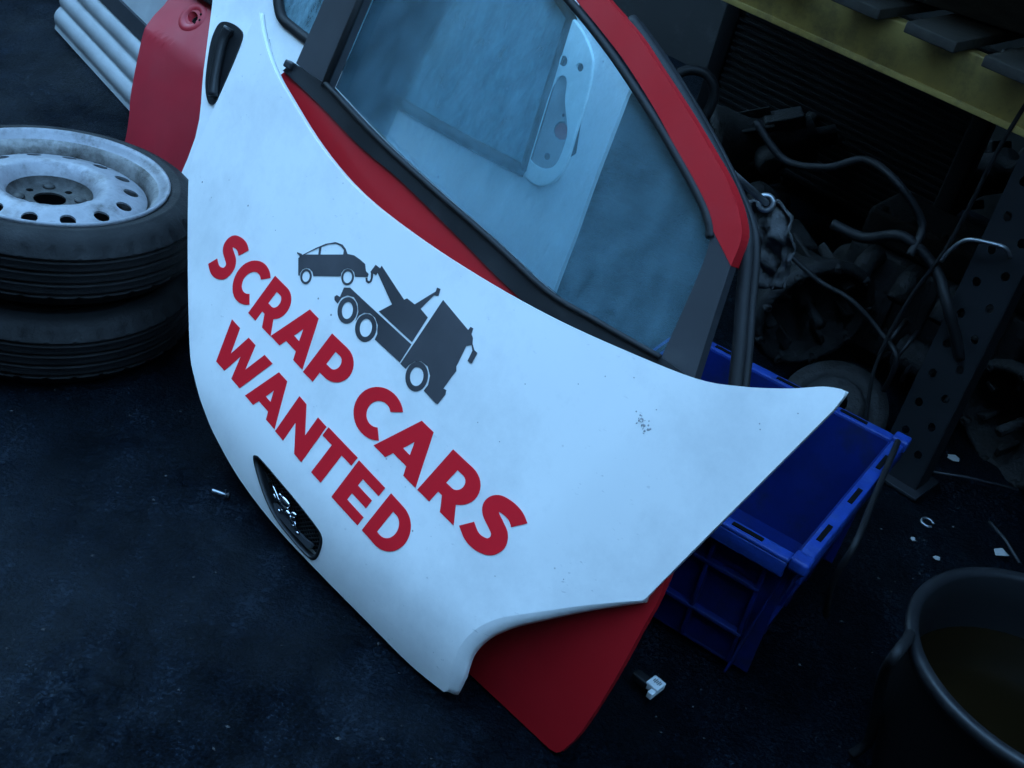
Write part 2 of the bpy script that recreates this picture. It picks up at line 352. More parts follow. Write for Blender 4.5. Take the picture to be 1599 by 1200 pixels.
# unseen shed added behind the camera: it leaves only the upper sky to light the yard
shed = thing('sky_block_shed', 'dark shed added across the yard to block the low sky', 'building', DOOR0 - BK * 4.2)
MB().box(DOOR0 - BK * 4.3 + AX * 0.5 + UP * 3.2, (AX, BK, UP), (20, 0.1, 3.4)).build('wall', M['block'], shed)
MB().box(DOOR0 - BK * 4.9 + AX * 0.5 + UP * 6.63, (AX, BK, UP), (20.2, 0.8, 0.03)).build('roof', M['roof'], shed)

for sg, lab in ((-9.0, 'dark wall added against horizon glow at the far left end of the yard'), (9.0, 'dark wall added against horizon glow at the far right end of the yard')):  # unseen walls added to keep horizon glow out
    c = DOOR0 + AX * sg - BK * 0.55
    yw = thing('glow_block_wall', lab, 'wall', c)
    MB().box(c + UP * 1.5, (AX, BK, UP), (0.1, 3.62, 1.7)).build('block_work', M['block'], yw)
    MB().box(c + UP * 3.24, (AX, BK, UP), (0.14, 3.6, 0.04), 0.01).build('coping', M['roof'], yw)

# ------------------------------------------------------------------ bonnet
def bon_h(u, v):
    au = abs(u + 0.0)
    h = -0.030 * (au / 0.65) ** 2
    c = 0.36 + 0.30 * max(0, v - 0.3)
    h += -0.045 * max(0, au - c) - 0.08 * max(0, au - c) ** 1.4
    h += 0.0011 * noise.noise((u * 4.2, v * 4.2, 3)) + 0.0005 * noise.noise((u * 11, v * 11, 6))
    if v < 0.17: h -= 0.042 * ((0.17 - v) / 0.17) ** 2
    return h
BF = Frame(gnd(480, 885), -37, 20, 0.0, bon_h)
BF.O += BF.n * 0.030
rear = smooth([(405, 18), (412, 60), (428, 108), (452, 152), (500, 228), (560, 298), (640, 362), (740, 428), (850, 490), (960, 541), (1085, 591), (1160, 604), (1230, 607), (1285, 604), (1314, 608)], 5)
rside = [(1321, 612), (1316, 622)] + smooth([(1300, 642), (1180, 762), (1090, 852), (1008, 935)], 4)
hlr = smooth([(1003, 938), (920, 945), (840, 956), (780, 966), (745, 982), (720, 1008), (708, 1040), (700, 1078)], 5)
front = smooth([(693, 1081), (640, 1038), (570, 968), (500, 897), (430, 822), (375, 750), (335, 680), (316, 634)], 5)
lside = smooth([(304, 592), (297, 555), (294, 470), (293, 380), (294, 290), (297, 262)], 4) + smooth([(302, 240), (330, 178), (366, 98), (400, 22)], 4)
out_px = rear + rside + hlr + front + lside
for k in range(8):                                        # slide the bonnet until its nose just rests on the ground
    bon_out = BF.pxs(out_px); zmin = min(BF.P(u, v).z for u, v in bon_out)
    BF.O += BF.n * (0.006 - zmin) * 0.9
bon_out = BF.pxs(out_px)
badge_px = smooth([(397, 720), (402, 714), (412, 723), (436, 751), (463, 783), (488, 815), (500, 833), (502, 848), (496, 867), (488, 873), (477, 866), (453, 839), (427, 804), (409, 764)], 4, True)
badge = BF.pxs(badge_px)
bon = thing('car_bonnet', 'white car bonnet with red lettering stood on its nose', 'bonnet', BF.P(0, 0))
skin = sheet('outer_skin', [bon_out, badge], BF, M['white'], bon, 0, 0.0012, 0.025)
# folded flange all round
def flange(loop, fr, depth, splay, name, mt, parent):
    cx = sum(p[0] for p in loop) / len(loop); cy = sum(p[1] for p in loop) / len(loop); n = len(loop); V, Fc = [], []
    A = sum(loop[i][0] * loop[(i + 1) % n][1] - loop[(i + 1) % n][0] * loop[i][1] for i in range(n)); sg = 1 if A > 0 else -1
    for i in range(n):
        p, q = loop[i - 1], loop[(i + 1) % n]; t = Vector((q[0] - p[0], q[1] - p[1])); t.normalize(); o = Vector((t.y, -t.x)) * sg
        s = splay[i]
        for k, (w, d) in enumerate(((0, -0.0002), (s * 0.35, -depth * 0.10), (s * 0.8, -depth * 0.4), (s, -depth), (s - 0.010, -depth - 0.001))):
            V.append(fr.P(loop[i][0] + o.x * w, loop[i][1] + o.y * w, 0) + fr.n * d)
    K = 5
    for i in range(n):
        for k in range(K - 1):
            j = (i + 1) % n; Fc.append([i * K + k, i * K + k + 1, j * K + k + 1, j * K + k])
    return build(name, V, Fc, mt, parent)
k0 = len(rear) + len(rside); spl = [-0.0015] * len(bon_out)
for i in range(len(hlr)): spl[k0 + i] = 0.004 + 0.017 * min(1, i / (len(hlr) * 0.45))
for i in range(4): spl[k0 + len(hlr) - 1 - i] *= 0.55 + 0.11 * i
k1 = k0 + len(hlr) + len(front)
flange(bon_out, BF, 0.014, spl, 'folded_flange', M['white'], bon)
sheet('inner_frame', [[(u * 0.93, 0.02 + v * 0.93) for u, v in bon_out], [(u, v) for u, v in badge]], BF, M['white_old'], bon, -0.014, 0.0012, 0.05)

# grille badge in the nose
gb = sheet('grille_recess', [[(u * 1.0, v) for u, v in badge]], BF, M['dark'], bon, -0.022, 0.001, 0.03)
n = len(badge); cxb = sum(p[0] for p in badge) / n; cyb = sum(p[1] for p in badge) / n
V, Fc = [], []
for i, (u, v) in enumerate(badge):
    for s, d in ((1.03, 0.0006), (1.0, 0.002), (0.955, 0.0008), (0.93, -0.010), (0.93, -0.0215)):
        V.append(BF.P(cxb + (u - cxb) * s, cyb + (v - cyb) * s, d))
for i in range(n):
    j = (i + 1) % n
    for k in range(4): Fc.append([i * 5 + k, j * 5 + k, j * 5 + k + 1, i * 5 + k + 1])
build('grille_surround', V, Fc, M['black_plastic'], bon)
z8 = lambda x, y: (380 + x / 6.0, 690 + y / 6.0)
lip_px = [z8(*p) for p in smooth([(262, 575), (330, 645), (440, 790), (540, 905), (612, 962), (590, 1010), (540, 965), (400, 815), (290, 680)], 4, True)]
sheet('grille_lip', [BF.pxs(lip_px)], BF, M['silver_sky_lip'], bon, -0.006, 0.006, 0.02)  # silver strip; its pale tone paints the sky the lip catches
mb = MB()
us = [p[0] for p in badge]; vs2 = [p[1] for p in badge]
def inside(p, poly):
    c = False; n_ = len(poly)
    for i in range(n_):
        x1, y1 = poly[i]; x2, y2 = poly[(i + 1) % n_]
        if (y1 > p[1]) != (y2 > p[1]) and p[0] < (x2 - x1) * (p[1] - y1) / (y2 - y1) + x1: c = not c
    return c
inb = [(cxb + (u - cxb) * 0.93, cyb + (v - cyb) * 0.93) for u, v in badge]
for s in (1, -1):
    k = -60
    while k < 60:
        off = k * 0.011; run = []
        for q in range(-60, 61):
            t = q * 0.005; p = (cxb + off + t, cyb + s * t * 0.8)
            if inside(p, inb): run.append(BF.P(*p, -0.017 + 0.0008 * s))
            else:
                if len(run) > 1: mb.tube(run, 0.0014, 4)
                run = []
        if len(run) > 1: mb.tube(run, 0.0014, 4)
        k += 1
mb.build('grille_mesh', M['black_plastic'], bon, kind='stuff')
mb = MB()
def emb(x1, y1, x2, y2, wd):
    p = BF.P(*BF.px(*z8(x1, y1), -0.006), -0.006); q = BF.P(*BF.px(*z8(x2, y2), -0.006), -0.006); d = q - p; l = d.length; d.normalize()
    mb.ellipsoid((p + q) / 2, (d, BF.n.cross(d).normalized(), BF.n), (l / 2 + wd * 0.3, wd, min(wd, 0.006)))
for e in ((278, 410, 345, 575, 0.0034), (288, 490, 312, 548, 0.0034), (342, 492, 356, 512, 0.0042), (362, 520, 432, 600, 0.0075), (360, 560, 420, 650, 0.0085), (400, 640, 440, 690, 0.006),
          (455, 668, 500, 690, 0.0052), (470, 690, 480, 745, 0.0055), (445, 775, 484, 797, 0.0032), (490, 840, 520, 862, 0.0032), (330, 635, 348, 662, 0.0032), (440, 690, 470, 780, 0.004), (380, 650, 350, 640, 0.004), (480, 745, 505, 850, 0.0034)):
    emb(*e)
mb.build('lion_emblem', M['chrome'], bon, label='chrome standing lion emblem')

# lettering ------------------------------------------------------------
def arc(cx, cy, rx, ry, a0, a1, n=16): return [(cx + rx * math.cos(R(a0 + (a1 - a0) * i / n)), cy + ry * math.sin(R(a0 + (a1 - a0) * i / n))) for i in range(n + 1)]
def stroke(path, t):
    L, Rr = [], []
    for i, p in enumerate(path):
        a, b = path[max(0, i - 1)], path[min(len(path) - 1, i + 1)]; d = Vector((b[0] - a[0], b[1] - a[1])).normalized()
        L.append((p[0] - d.y * t / 2, p[1] + d.x * t / 2)); Rr.append((p[0] + d.y * t / 2, p[1] - d.x * t / 2))
    return L + Rr[::-1]
T = 0.27
GL = {
 'S': (0.74, [stroke(smooth([(0.655, 0.80), (0.53, 0.865), (0.38, 0.875), (0.235, 0.83), (0.19, 0.715), (0.25, 0.615), (0.40, 0.545), (0.53, 0.475), (0.59, 0.345), (0.545, 0.20), (0.40, 0.125), (0.25, 0.13), (0.085, 0.215)], 6), 0.255)]),
 'C': (0.84, [arc(0.52, 0.5, 0.52, 0.515, 47, 313, 30) + arc(0.53, 0.5, 0.245, 0.265, 310, 50, 24)]),
 'R': (0.82, [[(0, 0), (0.28, 0), (0.28, 0.25), (0.37, 0.25), (0.53, 0), (0.84, 0), (0.64, 0.30)] + arc(0.44, 0.625, 0.365, 0.375, -55, 90, 14) + [(0, 1)],
              [(0.28, 0.47)] + arc(0.41, 0.625, 0.125, 0.155, -90, 90, 10) + [(0.28, 0.78)]]),
 'A': (0.98, [[(-0.02, 0), (0.27, 0), (0.335, 0.17), (0.655, 0.17), (0.72, 0), (1.01, 0), (0.635, 1), (0.355, 1)], [(0.41, 0.37), (0.58, 0.37), (0.495, 0.62)]]),
 'P': (0.79, [[(0, 0), (0.28, 0), (0.28, 0.24)] + arc(0.42, 0.62, 0.375, 0.38, -90, 90, 16) + [(0, 1)], [(0.28, 0.46)] + arc(0.40, 0.62, 0.125, 0.16, -90, 90, 10) + [(0.28, 0.78)]]),
 'W': (1.40, [[(0, 1), (0.29, 1), (0.47, 0.40), (0.60, 1), (0.84, 1), (0.985, 0.40), (1.15, 1), (1.42, 1), (1.14, 0), (0.84, 0), (0.71, 0.55), (0.585, 0), (0.285, 0)]]),
 'N': (0.88, [[(0, 0), (0.27, 0), (0.27, 0.52), (0.65, 0), (0.88, 0), (0.88, 1), (0.61, 1), (0.61, 0.48), (0.23, 1), (0, 1)]]),
 'T': (0.82, [[(0.27, 0), (0.55, 0), (0.55, 0.775), (0.82, 0.775), (0.82, 1), (0, 1), (0, 0.775), (0.27, 0.775)]]),
 'E': (0.72, [[(0, 0), (0.73, 0), (0.73, 0.22), (0.275, 0.22), (0.275, 0.395), (0.66, 0.395), (0.66, 0.605), (0.275, 0.605), (0.275, 0.78), (0.71, 0.78), (0.71, 1), (0, 1)]]),
 'D': (0.88, [[(0, 0)] + arc(0.40, 0.5, 0.50, 0.50, -90, 90, 24) + [(0, 1)], [(0.28, 0.225)] + arc(0.38, 0.5, 0.235, 0.275, -90, 90, 16) + [(0.28, 0.775)]]),
}
def put(ch, c, e1, e2):
    """One vinyl letter: c its centre, e1 one unit along the line, e2 its cap height, as they lie on the bonnet."""
    w_ = GL[ch][0] / 2; bl = (c[0] - e1[0] * w_ - e2[0] / 2, c[1] - e1[1] * w_ - e2[1] / 2)
    b = Vector(BF.px(*bl)); x1 = Vector(BF.px(bl[0] + e1[0], bl[1] + e1[1])) - b; y1 = Vector(BF.px(bl[0] + e2[0], bl[1] + e2[1])) - b
    sheet('letter', [[tuple(b + x1 * x + y1 * y) for x, y in lp] for lp in GL[ch][1]], BF, M['vinyl_red'], bon, 0.0009, 0.0007, 0.02)
def put_bl(ch, bl, br, xr, tl):
    """The same from the two ends of its foot and the head of its left side."""
    e1 = ((br[0] - bl[0]) / xr, (br[1] - bl[1]) / xr); e2 = (tl[0] - bl[0], tl[1] - bl[1]); w_ = GL[ch][0] / 2
    put(ch, (bl[0] + e1[0] * w_ + e2[0] / 2, bl[1] + e1[1] * w_ + e2[1] / 2), e1, e2)
put('S', (356, 402.5), (39, 40), (42, -60)); put('C', (388.5, 438), (36, 38), (40, -55))
put_bl('R', (388, 489), (423, 525.5), 0.84, (430, 431)); put_bl('A', (424, 526), (472.5, 577.5), 1.01, (467, 466))
put_bl('P', (473.5, 581), (487, 594.5), 0.245, (519, 521)); put('C', (585, 641), (55, 56), (48, -59))
put_bl('A', (585, 697), (649, 762), 1.01, (636, 635)); put_bl('R', (652, 765), (709, 821), 0.84, (708, 702)); put('S', (769.5, 820), (79, 77), (62, -70))
put_bl('W', (327, 551), (386, 620), 1.42, (362.7, 499)); put_bl('A', (384, 619), (429, 670.5), 1.01, (420, 564)); put_bl('N', (430, 673.5), (471, 722), 0.88, (468, 619))
put_bl('T', (472, 722), (516, 770), 0.82, (513.5, 667.5)); put_bl('E', (518, 776), (559, 821), 0.73, (561, 719)); put_bl('D', (565.5, 828), (610, 878), 0.90, (611, 770.5))

# tow truck print --------------------------------------------------------
z6 = lambda p: (400 + p[0] / 3.198, 350 + p[1] / 3.198)
def decal(name, loops, o=0.0009): return sheet(name, [BF.pxs([z6(p) for p in lp]) for lp in loops], BF, M['vinyl_grey'], bon, o, 0.0007, 0.03)
def earc(cx, cy, rx, ry, pts): return pts
decal('towed_car_print', [[(212, 172), (226, 158), (300, 120), (350, 99), (398, 91), (432, 103), (448, 125), (457, 150), (490, 157), (520, 178), (545, 200), (549, 235), (562, 250), (558, 264), (495, 264), (491, 243), (478, 227), (458, 222), (438, 228), (426, 246), (424, 261), (287, 260), (283, 240), (268, 224), (250, 220), (232, 228), (220, 246), (219, 258), (212, 258)],
      [(246, 153), (262, 143), (316, 119), (312, 153)], [(322, 153), (327, 115), (365, 101), (400, 99), (425, 110), (440, 132), (436, 153)]])
decal('towed_car_print', [[(207, 141), (230, 150), (228, 160), (219, 166), (217, 156), (207, 149)]], 0.0012)
for cx, cy, rx, ry, ix, iy in ((250, 263, 28, 38, 19, 27), (458, 266, 31, 41, 22, 30), (457, 432, 49, 67, 28, 43), (549, 519, 53, 70, 31, 46), (803, 762, 56, 75, 34, 48)):
    decal('wheel_print', [circle(cx, cy, rx, ry, 28, R(8)), circle(cx, cy, ix, iy, 24, R(8))])
decal('tow_hook_print', [[(598, 204), (620, 222), (600, 256), (585, 248), (583, 270), (576, 290), (562, 298), (549, 288), (548, 270), (556, 268), (559, 284), (568, 285), (574, 272), (575, 245), (572, 240)]])
decal('tow_truck_print', [[(628, 209), (740, 379), (755, 372), (793, 402), (884, 346), (898, 338), (905, 318), (921, 325), (912, 358), (888, 357), (822, 424), (858, 467), (779, 590), (614, 437), (680, 402), (608, 244)]])
decal('tow_truck_print', [[(393, 364), (404, 355), (420, 365), (440, 318), (470, 318), (776, 602), (718, 691), (594, 577), (606, 550), (608, 505), (595, 468), (570, 446), (540, 444), (515, 458), (498, 484), (512, 440), (508, 398), (490, 366), (458, 356), (428, 368), (408, 398), (393, 380)]])
decal('tow_truck_print', [[(935, 380), (1060, 530), (1072, 514), (1085, 522), (1076, 550), (1083, 570), (1081, 604), (1050, 610), (1000, 712), (1000, 735), (978, 762), (936, 822), (950, 830), (946, 852), (908, 900), (896, 895), (838, 832), (860, 805), (870, 758), (858, 712), (826, 686), (790, 688), (762, 706), (748, 724), (722, 698)]])
decal('mirror_print', [[(1077, 600), (1083, 602), (1091, 630), (1106, 644), (1078, 697), (1058, 684), (1082, 634)]], 0.0013)
# dark scuff marks in the paint
scuff = [(1003, 652, 14), (1010, 662, 10)]
mb = MB()
for cx, cy, s in ((1002, 655, 1.0), (1010, 668, 0.8)):
    for i in range(14):
        x, y = cx + random.gauss(0, 5 * s), cy + random.gauss(0, 7 * s); u, v = BF.px(x, y)
        mb.ellipsoid(BF.P(u, v, 0.0), (BF.a, BF.b, BF.n), (random.uniform(0.0008, 0.002), random.uniform(0.0006, 0.0025), 0.0004), 6)
for x, y in ((430, 360), (666, 470), (746, 660), (1186, 662), (1187, 671), (1246, 646), (990, 590), (903, 600), (945, 588), (820, 600), (880, 905), (773, 900), (1025, 640), (780, 690)):
    u, v = BF.px(x, y); mb.ellipsoid(BF.P(u, v, 0.0), (BF.a, BF.b, BF.n), (0.0012, 0.001, 0.0004), 6)
mb.build('paint_chips', M['scuff'], bon, kind='stuff')

# ------------------------------------------------------------------ red door behind the bonnet
def door_h(u, v):
    if v > 0.60: return -0.05 * max(0, v - 0.62)
    return 0.008 * math.sin(math.pi * (0.60 - v) / 0.36) if v > 0.42 else 0.008 - 0.085 * ((0.42 - v) / 0.42) ** 1.5
RF = Frame(DOOR0, -37, 22, 0.0, door_h)
for k in range(8):
    q = RF.px(870, 1176); RF.O += RF.n * (0.006 - RF.P(*q).z) * 0.9
rd = thing('car_door', 'red car door with dusty sky-hazed glass leaning behind the lettered bonnet', 'car door', RF.P(-0.5, 0))
belt_lo = RF.pxs([(445, 112), (500, 163), (563, 228), (627, 282), (716, 369), (796, 449), (900, 540), (1000, 600), (1078, 622)])
glass_lo = RF.pxs([(512, 132), (587, 212), (666, 285), (769, 375), (856, 455), (930, 500), (1034, 559)])
gR = RF.pxs([(1034, 559), (1070, 480), (1100, 409), (1110, 372), (1107, 345), (1088, 300), (1042, 218), (1008, 163), (962, 94), (922, 41), (888, 0)])
frame_out = RF.pxs([(1083, 600), (1112, 508), (1143, 416), (1159, 375), (1157, 338), (1141, 291), (1113, 238), (1072, 169), (1031, 106), (994, 50), (950, 0)])
top_out = frame_out[-1]; top_in = gR[-1]
ro = smooth([top_out, (-0.70, 1.085), (-0.88, 1.115), (-1.05, 1.10)], 4); ri = smooth([top_in, (-0.70, 1.03), (-0.88, 1.055), (-1.00, 1.045)], 4)
pl_out = RF.pxs([(464, 100), (508, 0)]); pl_in = RF.pxs([(512, 132), (569, 0)])
sm = lambda p, n=4: smooth(p, n)
foot = RF.px(858, 1170); body = RF.pxs([(876, 1174), (905, 1146), (950, 1078), (1000, 988), (1040, 905), (1066, 760)]) + [(u, v - 0.0) for u, v in reversed(belt_lo)] + [(-1.12, 0.60), (-1.06, 0.45), (-0.97, 0.25), (-0.90, 0.08), (-0.86, foot[1]), foot, RF.px(868, 1176)]
body = sm(body[:6]) + body[6:]
sheet('door_skin', [body], RF, M['red'], rd, 0, 0.012, 0.03)
sheet('door_shell', [[(u * 0.96 - 0.02, v * 0.955 + 0.022) for u, v in body]], RF, M['red_faded'], rd, -0.013, 0.050, 0.06)
glass_loop = sm(glass_lo) + sm(gR)[1:] + ri[1:] + [(-1.0, 1.04)] + pl_in[::-1]
sheet('window_glass', [glass_loop], RF, M['glass'], rd, -0.020, 0.004, 0)
# belt moulding: black strip between body and glass
belt_hi = glass_lo
mould = sm(belt_lo) + [RF.px(1083, 592)] + sm([RF.px(1040, 562)] + belt_hi[::-1]) + [RF.px(459, 100)]
sheet('belt_moulding', [mould], RF, M['black_plastic'], rd, 0.006, 0.022, 0.04)
bl2 = [((a[0] + b[0]) / 2, (a[1] + b[1]) / 2) for a, b in zip(sm(belt_lo[:7]), sm(glass_lo))]
MB().tube([RF.P(u, v, 0.007) for u, v in sm(glass_lo)], 0.005, 8).build('belt_seal', M['rubber'], rd)
# black film on the shut-line pillar, red roof frame, black film on the other pillar
pil = sm(gR[:5]) + RF.pxs([(1108, 347), (1142, 416)]) + RF.pxs([(1112, 508), (1082, 604), (1030, 575)])
sheet('pillar_trim', [pil], RF, M['trim'], rd, 0.003, 0.02, 0.04)
fin = RF.pxs([(1108, 347), (1088, 297), (1050, 219), (1019, 163), (975, 94), (934, 41), (900, 0)])
fri = sm(fin) + [(p[0] + 0.0, p[1] + 0.012) for p in ri[1:]]
fro = sm(frame_out[2:]) + ro[1:]
V, Fc = [], []
def strip_loop(inn, outt): return inn + outt[::-1]
def roof_bow(u, v): return 0
sheet('roof_frame', [strip_loop(fri, fro)], RF, M['red'], rd, 0.004, 0.030, 0.04)
seal_line = sm(gR[3:]) + ri[1:]
MB().tube([RF.P(u, v, 0.001) for u, v in seal_line], 0.007, 8).build('glass_seal', M['rubber'], rd)
pilL = [pl_out[0], RF.px(512, 136), pl_in[1], (-1.0, 1.05), (-1.05, 1.095), (-1.12, 1.09), pl_out[1]]
sheet('pillar_trim', [pilL], RF, M['trim'], rd, 0.003, 0.02, 0.05)
MB().tube([RF.P(*RF.px(509, 137), 0.005), RF.P(*RF.px(566, 0), 0.005), RF.P(-1.0, 1.05, 0.005)], 0.007, 8).build('glass_run', M['rubber'], rd)
MB().box(RF.P(*RF.px(457, 104), 0.006), (RF.a, RF.b, RF.n), (0.010, 0.007, 0.008), 0.003).build('moulding_end_cap', M['black_plastic'], rd)

# loose door seal hanging along the frame
sp = [(985, 32), (1025, 88), (1068, 155), (1108, 225), (1140, 290), (1163, 350), (1166, 400), (1160, 470), (1155, 540), (1148, 610), (1144, 660)]
pts = [RF.P(*RF.px(x, y, -0.03), -0.03) for x, y in sp]
pts = [Vector(p) for p in smooth([tuple(p) for p in pts], 5)]
rs = thing('rubber_door_seal', 'black rubber seal strip hanging down in front of the blue crate', 'door seal', pts[-1])
MB().tube(pts, 0.011, 10).build('seal_bulb', M['rubber'], rs)
MB().tube([p + RF.a * 0.013 - RF.n * 0.006 for p in pts], 0.007, 8).build('seal_lip', M['rubber'], rs)

# ------------------------------------------------------------------ white door behind the red one
WF = Frame(DOOR0, -37, 20, 0.135, lambda u, v: 0.015 * math.sin(math.pi * min(1, max(0, (0.62 - v) / 0.62))))
wd = thing('car_door', 'white car door with black handle standing behind the red door', 'car door', WF.P(-1.0, 0))
cut = [WF.px(332, 0), WF.px(318, 110), WF.px(305, 215)]
w_out = [(-1.40, 0.02), (-0.5, 0.02)] + sm([WF.px(850, 500), WF.px(870, 440), WF.px(925, 290), WF.px(978, 150), WF.px(979, 128), WF.px(898, 18)]) \
    + sm([(-0.74, 1.04), (-0.95, 1.10), (-1.2, 1.06), (-1.42, 0.92), (-1.55, 0.75)]) + sm(cut + [(-1.44, 0.18)])
win = sm([WF.px(820, 268), WF.px(700, 205), WF.px(588, 138), WF.px(520, 90), WF.px(462, 48), WF.px(437, 18), (-1.40, 0.76), (-1.30, 0.90), (-1.1, 0.985), (-0.92, 1.0), (-0.80, 0.98)], 5) + [WF.px(893, 30)]
sheet('door_skin', [w_out, win], WF, M['white'], wd, 0, 0.010, 0.04)
sheet('window_glass', [win], WF, M['glass2'], wd, -0.012, 0.004, 0)
wl = [WF.P(u, v, 0.0) for u, v in win]
MB().tube(wl + [wl[0]], 0.011, 8).build('window_seal', M['rubber'], wd)
wh = [(-1.40, 0.03), (-0.55, 0.03), (-0.56, 0.60), (-1.42, 0.60)]
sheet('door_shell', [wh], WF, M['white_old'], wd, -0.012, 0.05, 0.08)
# clean painted outer face by the handle
# handle
z1 = lambda x, y: (x / 3.198, y / 3.198)
hp = smooth([z1(*p) for p in ((1050, 520), (1032, 440), (1040, 330), (1060, 210), (1090, 135), (1120, 112), (1165, 120), (1205, 150), (1215, 185), (1190, 260), (1140, 380), (1085, 505))], 4, True)
hl = WF.pxs(hp)
hd = sheet('door_handle', [hl], WF, M['black_plastic'], wd, 0.004, 0.006, 0.03)
hb = [z1(*p) for p in ((1142, 140), (1112, 200), (1088, 300), (1070, 400), (1062, 480))]
MB().tube([Vector(q) for q in smooth([tuple(WF.P(*WF.px(x, y, 0.014), 0.014)) for x, y in hb], 4)], 0.011, 10).build('grip', M['black_plastic'], hd)
# latch plate with its pocket and holes, seen through the red door's glass
pl = smooth([(898, 34), (916, 62), (927, 100), (918, 150), (900, 210), (886, 255), (868, 282), (845, 290), (824, 276)], 4)
pocket = smooth([(872, 126), (884, 120), (889, 130), (886, 160), (890, 205), (884, 232), (872, 258), (856, 265), (836, 256), (832, 240), (848, 190), (862, 150)], 3, True)
holes = [circle(883, 97, 7, 9, 12), circle(909, 107, 6, 7, 12)]
lp = sheet('latch_plate', [WF.pxs(pl)] + [WF.pxs(pocket)] + [WF.pxs(h) for h in holes], WF, M['dusty_white'], wd, 0.008, 0.006, 0.03)
MB().tube([WF.P(*WF.px(x, y), 0.004) for x, y in pl], 0.004, 6).build('plate_edge', M['dusty_white'], lp)
sheet('pocket_floor', [WF.pxs(pocket)] + [WF.pxs(circle(x, y, r, r * 1.15, 10)) for x, y, r in ((879, 205, 13), (887, 146, 4), (889, 167, 3), (881, 181, 2.4), (856, 245, 5))], WF, M['white_old'], lp, 0.0035, 0.001, 0.03)
sheet('pocket_shade', [WF.pxs([(870, 85), (925, 85), (900, 240), (850, 275), (825, 250)])], WF, M['black_plastic'], lp, 0.0015, 0.0008, 0)  # dark sheet standing in for the shade behind the holes
sheet('red_grommet', [WF.pxs(circle(879, 206, 11, 13, 14))], WF, M['red_faded'], lp, 0.0032, 0.0008, 0)

# ------------------------------------------------------------------ red door with its handle missing
R2 = Frame(DOOR0, -37, 20, 0.29, lambda u, v: -0.42 * max(0, v - 0.40) ** 1.0 + 0.01 * math.sin(max(0, min(1, v / 0.4)) * math.pi))
r2 = thing('car_door', 'faded red car door with empty handle hole beside the wheels', 'car door', R2.P(-1.5, 0))
lo = [(-1.80, 0.01), (-1.0, 0.01), (-1.0, 0.6), (-1.2, 0.66), (-1.5, 0.68)]
le = sm(R2.pxs([(290, -55), (262, 0), (240, 25), (223, 55), (213, 100), (204, 150), (200, 195)]) + [(-1.84, 0.1), (-1.82, 0.01)])
hole = [R2.px(*p) for p in circle(301, 27, 8, 9, 16)]
sheet('door_skin', [lo + le, hole], R2, M['red_faded'], r2, 0, 0.010, 0.02)
sheet('door_shell', [[(-1.78, 0.03), (-1.05, 0.03), (-1.05, 0.5), (-1.80, 0.42)]], R2, M['red_faded'], r2, -0.045, 0.03, 0.05)
hc = R2.P(*R2.px(301, 27)); nn = (R2.P(-1.78, 0.52) - R2.P(-1.78, 0.46)).cross(R2.P(-1.84, 0.49) - R2.P(-1.78, 0.49)).normalized()
nn = -nn if nn.dot(CAM - hc) < 0 else nn
MB().lathe([(0.012, -0.014), (0.017, -0.004), (0.022, 0.0015), (0.030, 0.004), (0.038, 0.0015), (0.042, -0.002)], hc, nn, 28).build('handle_dish', M['red_faded'], r2)
MB().lathe([(0.0005, -0.014), (0.012, -0.014)], hc, nn, 16).build('lock_hole', M['dark'], r2)
for dx, dy in ((12, 6), (4, 10), (14, -3)):
    p = R2.P(*R2.px(301 + dx, 27 + dy), 0.0); MB().lathe([(0.0004, 0.0045), (0.003, 0.0045), (0.0032, 0.002)], p, nn, 10).build('screw_hole', M['dark'], r2)
MB().box(R2.P(*R2.px(310, 0), 0.0) + UP * 0.02, (R2.a, R2.b, R2.n), (0.07, 0.012, 0.012), 0.004).build('window_seal', M['rubber'], r2)

# ------------------------------------------------------------------ white van door with ribbed cladding, far left
VO = gnd(206, 178); VD = gnd(77, 36) - VO; vphi = math.degrees(math.atan2(-VD.y, -VD.x))
def rib_h(u, v):
    if 0.015 < v < 0.185:
        q = ((v - 0.015) / 0.17 * 3) % 1.0; return 0.012 * math.sin(math.pi * q) ** 0.8
    return 0.0
VF = Frame(VO, vphi, 14, 0, rib_h)
L0 = -VD.length - 0.02
vd = thing('van_door', 'grubby white van door with ribbed lower cladding on the ground behind the wheels', 'van door', VF.P(L0 / 2, 0))
V, Fc = [], []
nu, nv = 30, 44
for j in range(nv + 1):
    v = 0.185 * j / nv
    for i in range(nu + 1):
        u = L0 + (1.3 - L0) * i / nu; e = max(0, (L0 + 0.06 - u) / 0.06); V.append(VF.P(u + 0.0, v, -0.05 * e * e))
for j in range(nv):
    for i in range(nu): k = j * (nu + 1) + i; Fc.append([k, k + 1, k + nu + 2, k + nu + 1])
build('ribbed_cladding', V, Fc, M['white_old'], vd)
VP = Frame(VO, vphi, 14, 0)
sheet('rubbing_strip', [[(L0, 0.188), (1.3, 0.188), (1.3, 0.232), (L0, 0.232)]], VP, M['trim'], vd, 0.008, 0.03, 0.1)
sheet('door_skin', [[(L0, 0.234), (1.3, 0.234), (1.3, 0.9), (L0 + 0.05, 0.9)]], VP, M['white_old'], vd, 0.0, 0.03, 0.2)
sheet('door_shell', [[(L0 + 0.06, 0.0), (1.28, 0.0), (1.28, 0.85), (L0 + 0.06, 0.85)]], VP, M['white_old'], vd, -0.052, 0.03, 0)

